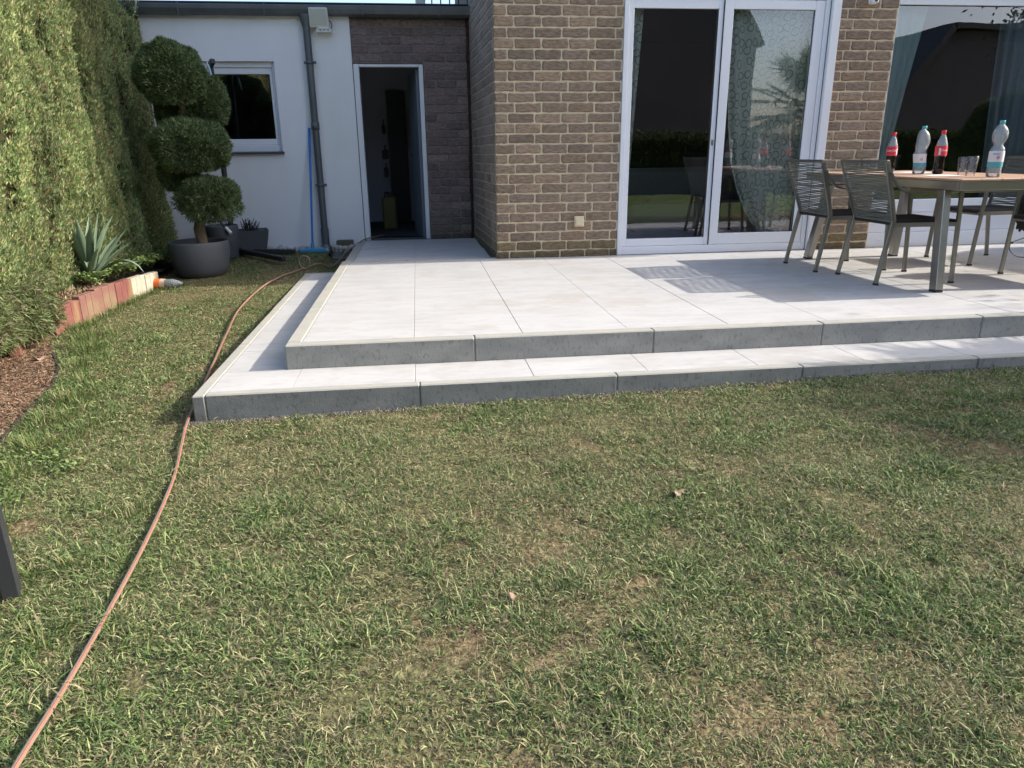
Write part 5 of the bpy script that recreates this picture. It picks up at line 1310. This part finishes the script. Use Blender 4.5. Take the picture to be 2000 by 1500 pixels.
for (x_, y_, w_, d_, rz, lb) in [(4.85, 2.0, .22, .30, .15, 'white sheet lying on the table behind the left water bottle'), (4.55, 1.25, .20, .28, -.3, 'white sheet lying on the table under the drinking glasses')]:
    mb = MB(); mb.box((-w_/2, -d_/2, 0), (w_/2, d_/2, .0015)); o = mb.build('paper_sheet', Mt['paper']); o.location = (x_, y_, TZ+.0008); o.rotation_euler = (0, 0, rz); tag(o, lb, 'paper', 'papers on the table')

# ================================================================== WHAT THE GLASS REFLECTS AND WHAT CASTS THE SHADE
# fan palm right of the frame
def fan_palm(loc, h, R, nf, label, seed=3):
    rs = random.Random(seed); t = empty('fan_palm', loc); tag(t, label, 'palm')
    mb = MB(); mb.tube([(0, 0, 0), (.02, 0, h*.5), (0, .01, h)], [.13, .12, .11], n=14); mb.build('trunk', Mt['trunk'], t)
    V, F, C = [], [], []
    stm = MB()
    for k in range(nf):
        az = rs.random()*2*PI; el = rs.uniform(-.45, 1.35); L = rs.uniform(.35, .6)*R
        d = Vector((math.cos(az)*math.cos(el), math.sin(az)*math.cos(el), math.sin(el))); p = Vector((0, 0, h-.05+rs.uniform(-.1, .1))); q = p+d*L
        stm.tube([p, q], .008, n=5)
        s = Vector((-math.sin(az), math.cos(az), 0)); c = np.array([.09, .14, .05])*rs.uniform(.8, 1.3)
        nl = 26
        for i in range(nl):
            a = (-.5+i/(nl-1))*PI*1.35; dd = (d*math.cos(a)+s*math.sin(a)).normalized(); ll = R*.52*rs.uniform(.85, 1.05)*(1-.25*abs(a)/2.1)
            up = d.cross(s); w_ = up.cross(dd).normalized()*.011+up*.006; m1 = q+dd*ll*.55; e = q+dd*ll+Vector((0, 0, -.10*ll*rs.random()*2))
            n0 = len(V); V += [q, m1+w_, e, m1-w_]; F.append((n0, n0+1, n0+2, n0+3)); C += [c]*4
    npmesh('fronds', np.array([tuple(v) for v in V]), np.array(F), Mt['leaf_attr'], t, np.array(C)); stm.build('stalks', Mt['trunk'], t)
fan_palm((6.75, -.95, -.22), 1.75, 1.25, 54, 'fan palm with stiff fan fronds standing on the lawn beyond the right edge')
# shrub out of view to the right, added to shade that end of the terrace
t = empty('shade_shrub', (8.2, 1.75, 0)); tag(t, 'dense round potted shrub added out of view to shade the terrace beyond the table', 'shrub'); L_ = t.location
mb = MB(); mb.lathe([(.0005, 0), (.2, 0), (.28, .3), (.27, .34), (.24, .34), (.22, .28), (.0005, .28)], n=24); mb.build('pot', Mt['pot'], t)
mb = MB(); mb.tube([(0, 0, .25), (0, 0, .7)], .04); mb.build('trunk', Mt['trunk'], t)
P, d = sphere_pts(26000, (0, 0, .88), (.75, 1.05, .78), .95, .2, 4)
V, F, C = sprays(P, d, .05, .012, [(.10, .15, .05), (.13, .18, .06), (.07, .11, .035)], 2)
npmesh('crown', V, F, Mt['leaf_attr'], t, C)
def tree(loc, h, r, label, n_=9000, cols=None, seed=1, bare_=False, ls=.05):
    rs = random.Random(seed); t = empty('garden_tree', loc); tag(t, label, 'tree', 'trees at the far side of the garden')
    mb = MB(); mb.tube([(0, 0, 0), (.03*h*.3, 0, h*.3), (0, .02*h, h*.6)], [.05*h*.5, .04*h*.5, .02*h*.5], n=10)
    tips = []
    for k in range(26):
        a = rs.random()*2*PI; el = rs.uniform(.2, 1.3); p = Vector((0, 0, h*rs.uniform(.25, .6))); d = Vector((math.cos(a)*math.cos(el), math.sin(a)*math.cos(el), math.sin(el))); L = r*rs.uniform(.5, 1.1)
        m_ = p+d*L*.5+Vector((rs.gauss(0, .1), rs.gauss(0, .1), .05)); e = p+d*L+Vector((rs.gauss(0, .15), rs.gauss(0, .15), .1)); mb.tube([p, m_, e], [.03*r, .018*r, .006*r], n=5); tips.append(e)
        for q in range(6):
            e2 = m_+Vector((rs.gauss(0, .3), rs.gauss(0, .3), rs.gauss(.15, .3)))*r*.6; mb.tube([m_, e2], [.010*r, .003*r], n=3); tips.append(e2)
    mb.build('trunk', Mt['trunk'], t)
    tp = np.array([tuple(q) for q in tips]); P = tp[rng.integers(0, len(tp), n_)]+rng.normal(0, r*.13, (n_, 3))
    V, F, C = sprays(P, rng.normal(0, 1, (n_, 3)), ls, ls*.22, cols or [(.07, .10, .03), (.10, .14, .045), (.05, .075, .025)], 2)
    npmesh('crown', V, F, Mt['leaf_attr'], t, C); return t
for k, (x_, y_, h_, r_, lb, n_, ls_) in enumerate([(11.6, -1.5, 6.0, 1.9, 'tall garden tree far right of the terrace', 15000, .09), (16.0, -16, 4.4, 1.6, 'bare topped tree between the two houses behind the viewer', 1800, .07), (-5, -12, 4.6, 2.2, 'tree behind the viewer at the left of the garden', 6000, .09)]):
    tree((x_, y_, -.25), h_, r_, lb, n_=n_, seed=k+3, ls=ls_)
# neighbouring houses behind the viewer
def nhouse(prof, y0, y1, wins, label):
    x0, x1 = prof[0][0], prof[-1][0]
    t = empty('neighbour_house', ((x0+x1)/2, (y0+y1)/2, -.3)); tag(t, label, 'house', 'neighbouring houses behind the viewer'); L = t.location
    def put(mb, nme, mt_, par=t):
        o = mb.build(nme, mt_, par)
        if par is t: o.matrix_parent_inverse = Matrix.Translation(-L)
        return o
    n_ = len(prof); mb = MB()
    mb.add([(x, y1, z) for x, z in prof]+[(x, y0, z) for x, z in prof], [tuple(range(n_)), tuple(range(2*n_-1, n_-1, -1))]+[(i, n_+i, n_+(i+1) % n_, (i+1) % n_) for i in range(n_)])
    put(mb, 'walls', Mt['farwall'])
    rf = MB()
    for a, b_ in zip(prof[1:-2], prof[2:-1]):
        a = Vector((a[0], 0, a[1])); b_ = Vector((b_[0], 0, b_[1])); d = (b_-a).normalized(); up = Vector((-d.z, 0, d.x)); a2 = a-d*.0; b2 = b_+d*.0
        ya, yb = y0-.3, y1+.3
        P = []
        for h in (.02, .2):
            for (q, yy_) in ((a2, ya), (b2, ya), (b2, yb), (a2, yb)): v = q+up*h; P.append((v.x, yy_, v.z))
        rf.hexa(P)
    put(rf, 'roof', Mt['roofdark'])
    for (X, wz) in wins:
        mb = MB(); mb.box((X, y1+.002, wz), (X+.4, y1+.04, wz+1.0), 0, .01); w_ = put(mb, 'window', Mt['upvc'])
        mb = MB(); mb.box((X+.08, y1+.041, wz+.08), (X+.32, y1+.045, wz+.92)); put(mb, 'pane', Mt['black'], w_)
nhouse([(-6, -.4), (-6, 4.2), (-4.7, 6.2), (9.8, 6.2), (11.25, 3.9), (11.25, -.4)], -20, -13.2, [(2.0, 1.0), (6.5, 1.0)], 'dark steep roofed neighbour house across the garden behind the viewer')
nhouse([(16.9, -.4), (16.9, 2.7), (18.35, 4.6), (27, 4.6), (28, 3.0), (28, -.4)], -20, -14, [], 'low gabled neighbour house at the far right behind the viewer')
# garden hedge behind the viewer
t = empty('boundary_hedge', (4, -10.2, -.25)); tag(t, 'low green boundary hedge behind the viewer', 'hedge'); L_ = t.location
mb = MB(); mb.box((-6, -10.6, -.3), (22, -9.9, 1.35), 0, .15); o = mb.build('inner_branches', Mt['backdark'], t); o.matrix_parent_inverse = Matrix.Translation(-L_)
N = 26000; P = np.stack([rng.uniform(-6, 22, N), rng.uniform(-9.95, -9.8, N), rng.uniform(-.2, 1.45, N)], 1)
V, F, C = sprays(P, np.tile([0, .8, .1], (N, 1)), .12, .022, [(.08, .12, .035), (.12, .16, .05), (.06, .09, .03)], 2)
o = npmesh('foliage', V, F, Mt['leaf_attr'], t, C); o.matrix_parent_inverse = Matrix.Translation(-L_)

S.cycles.max_bounces = 8; S.cycles.transparent_max_bounces = 24; S.cycles.diffuse_bounces = 4; S.cycles.glossy_bounces = 4
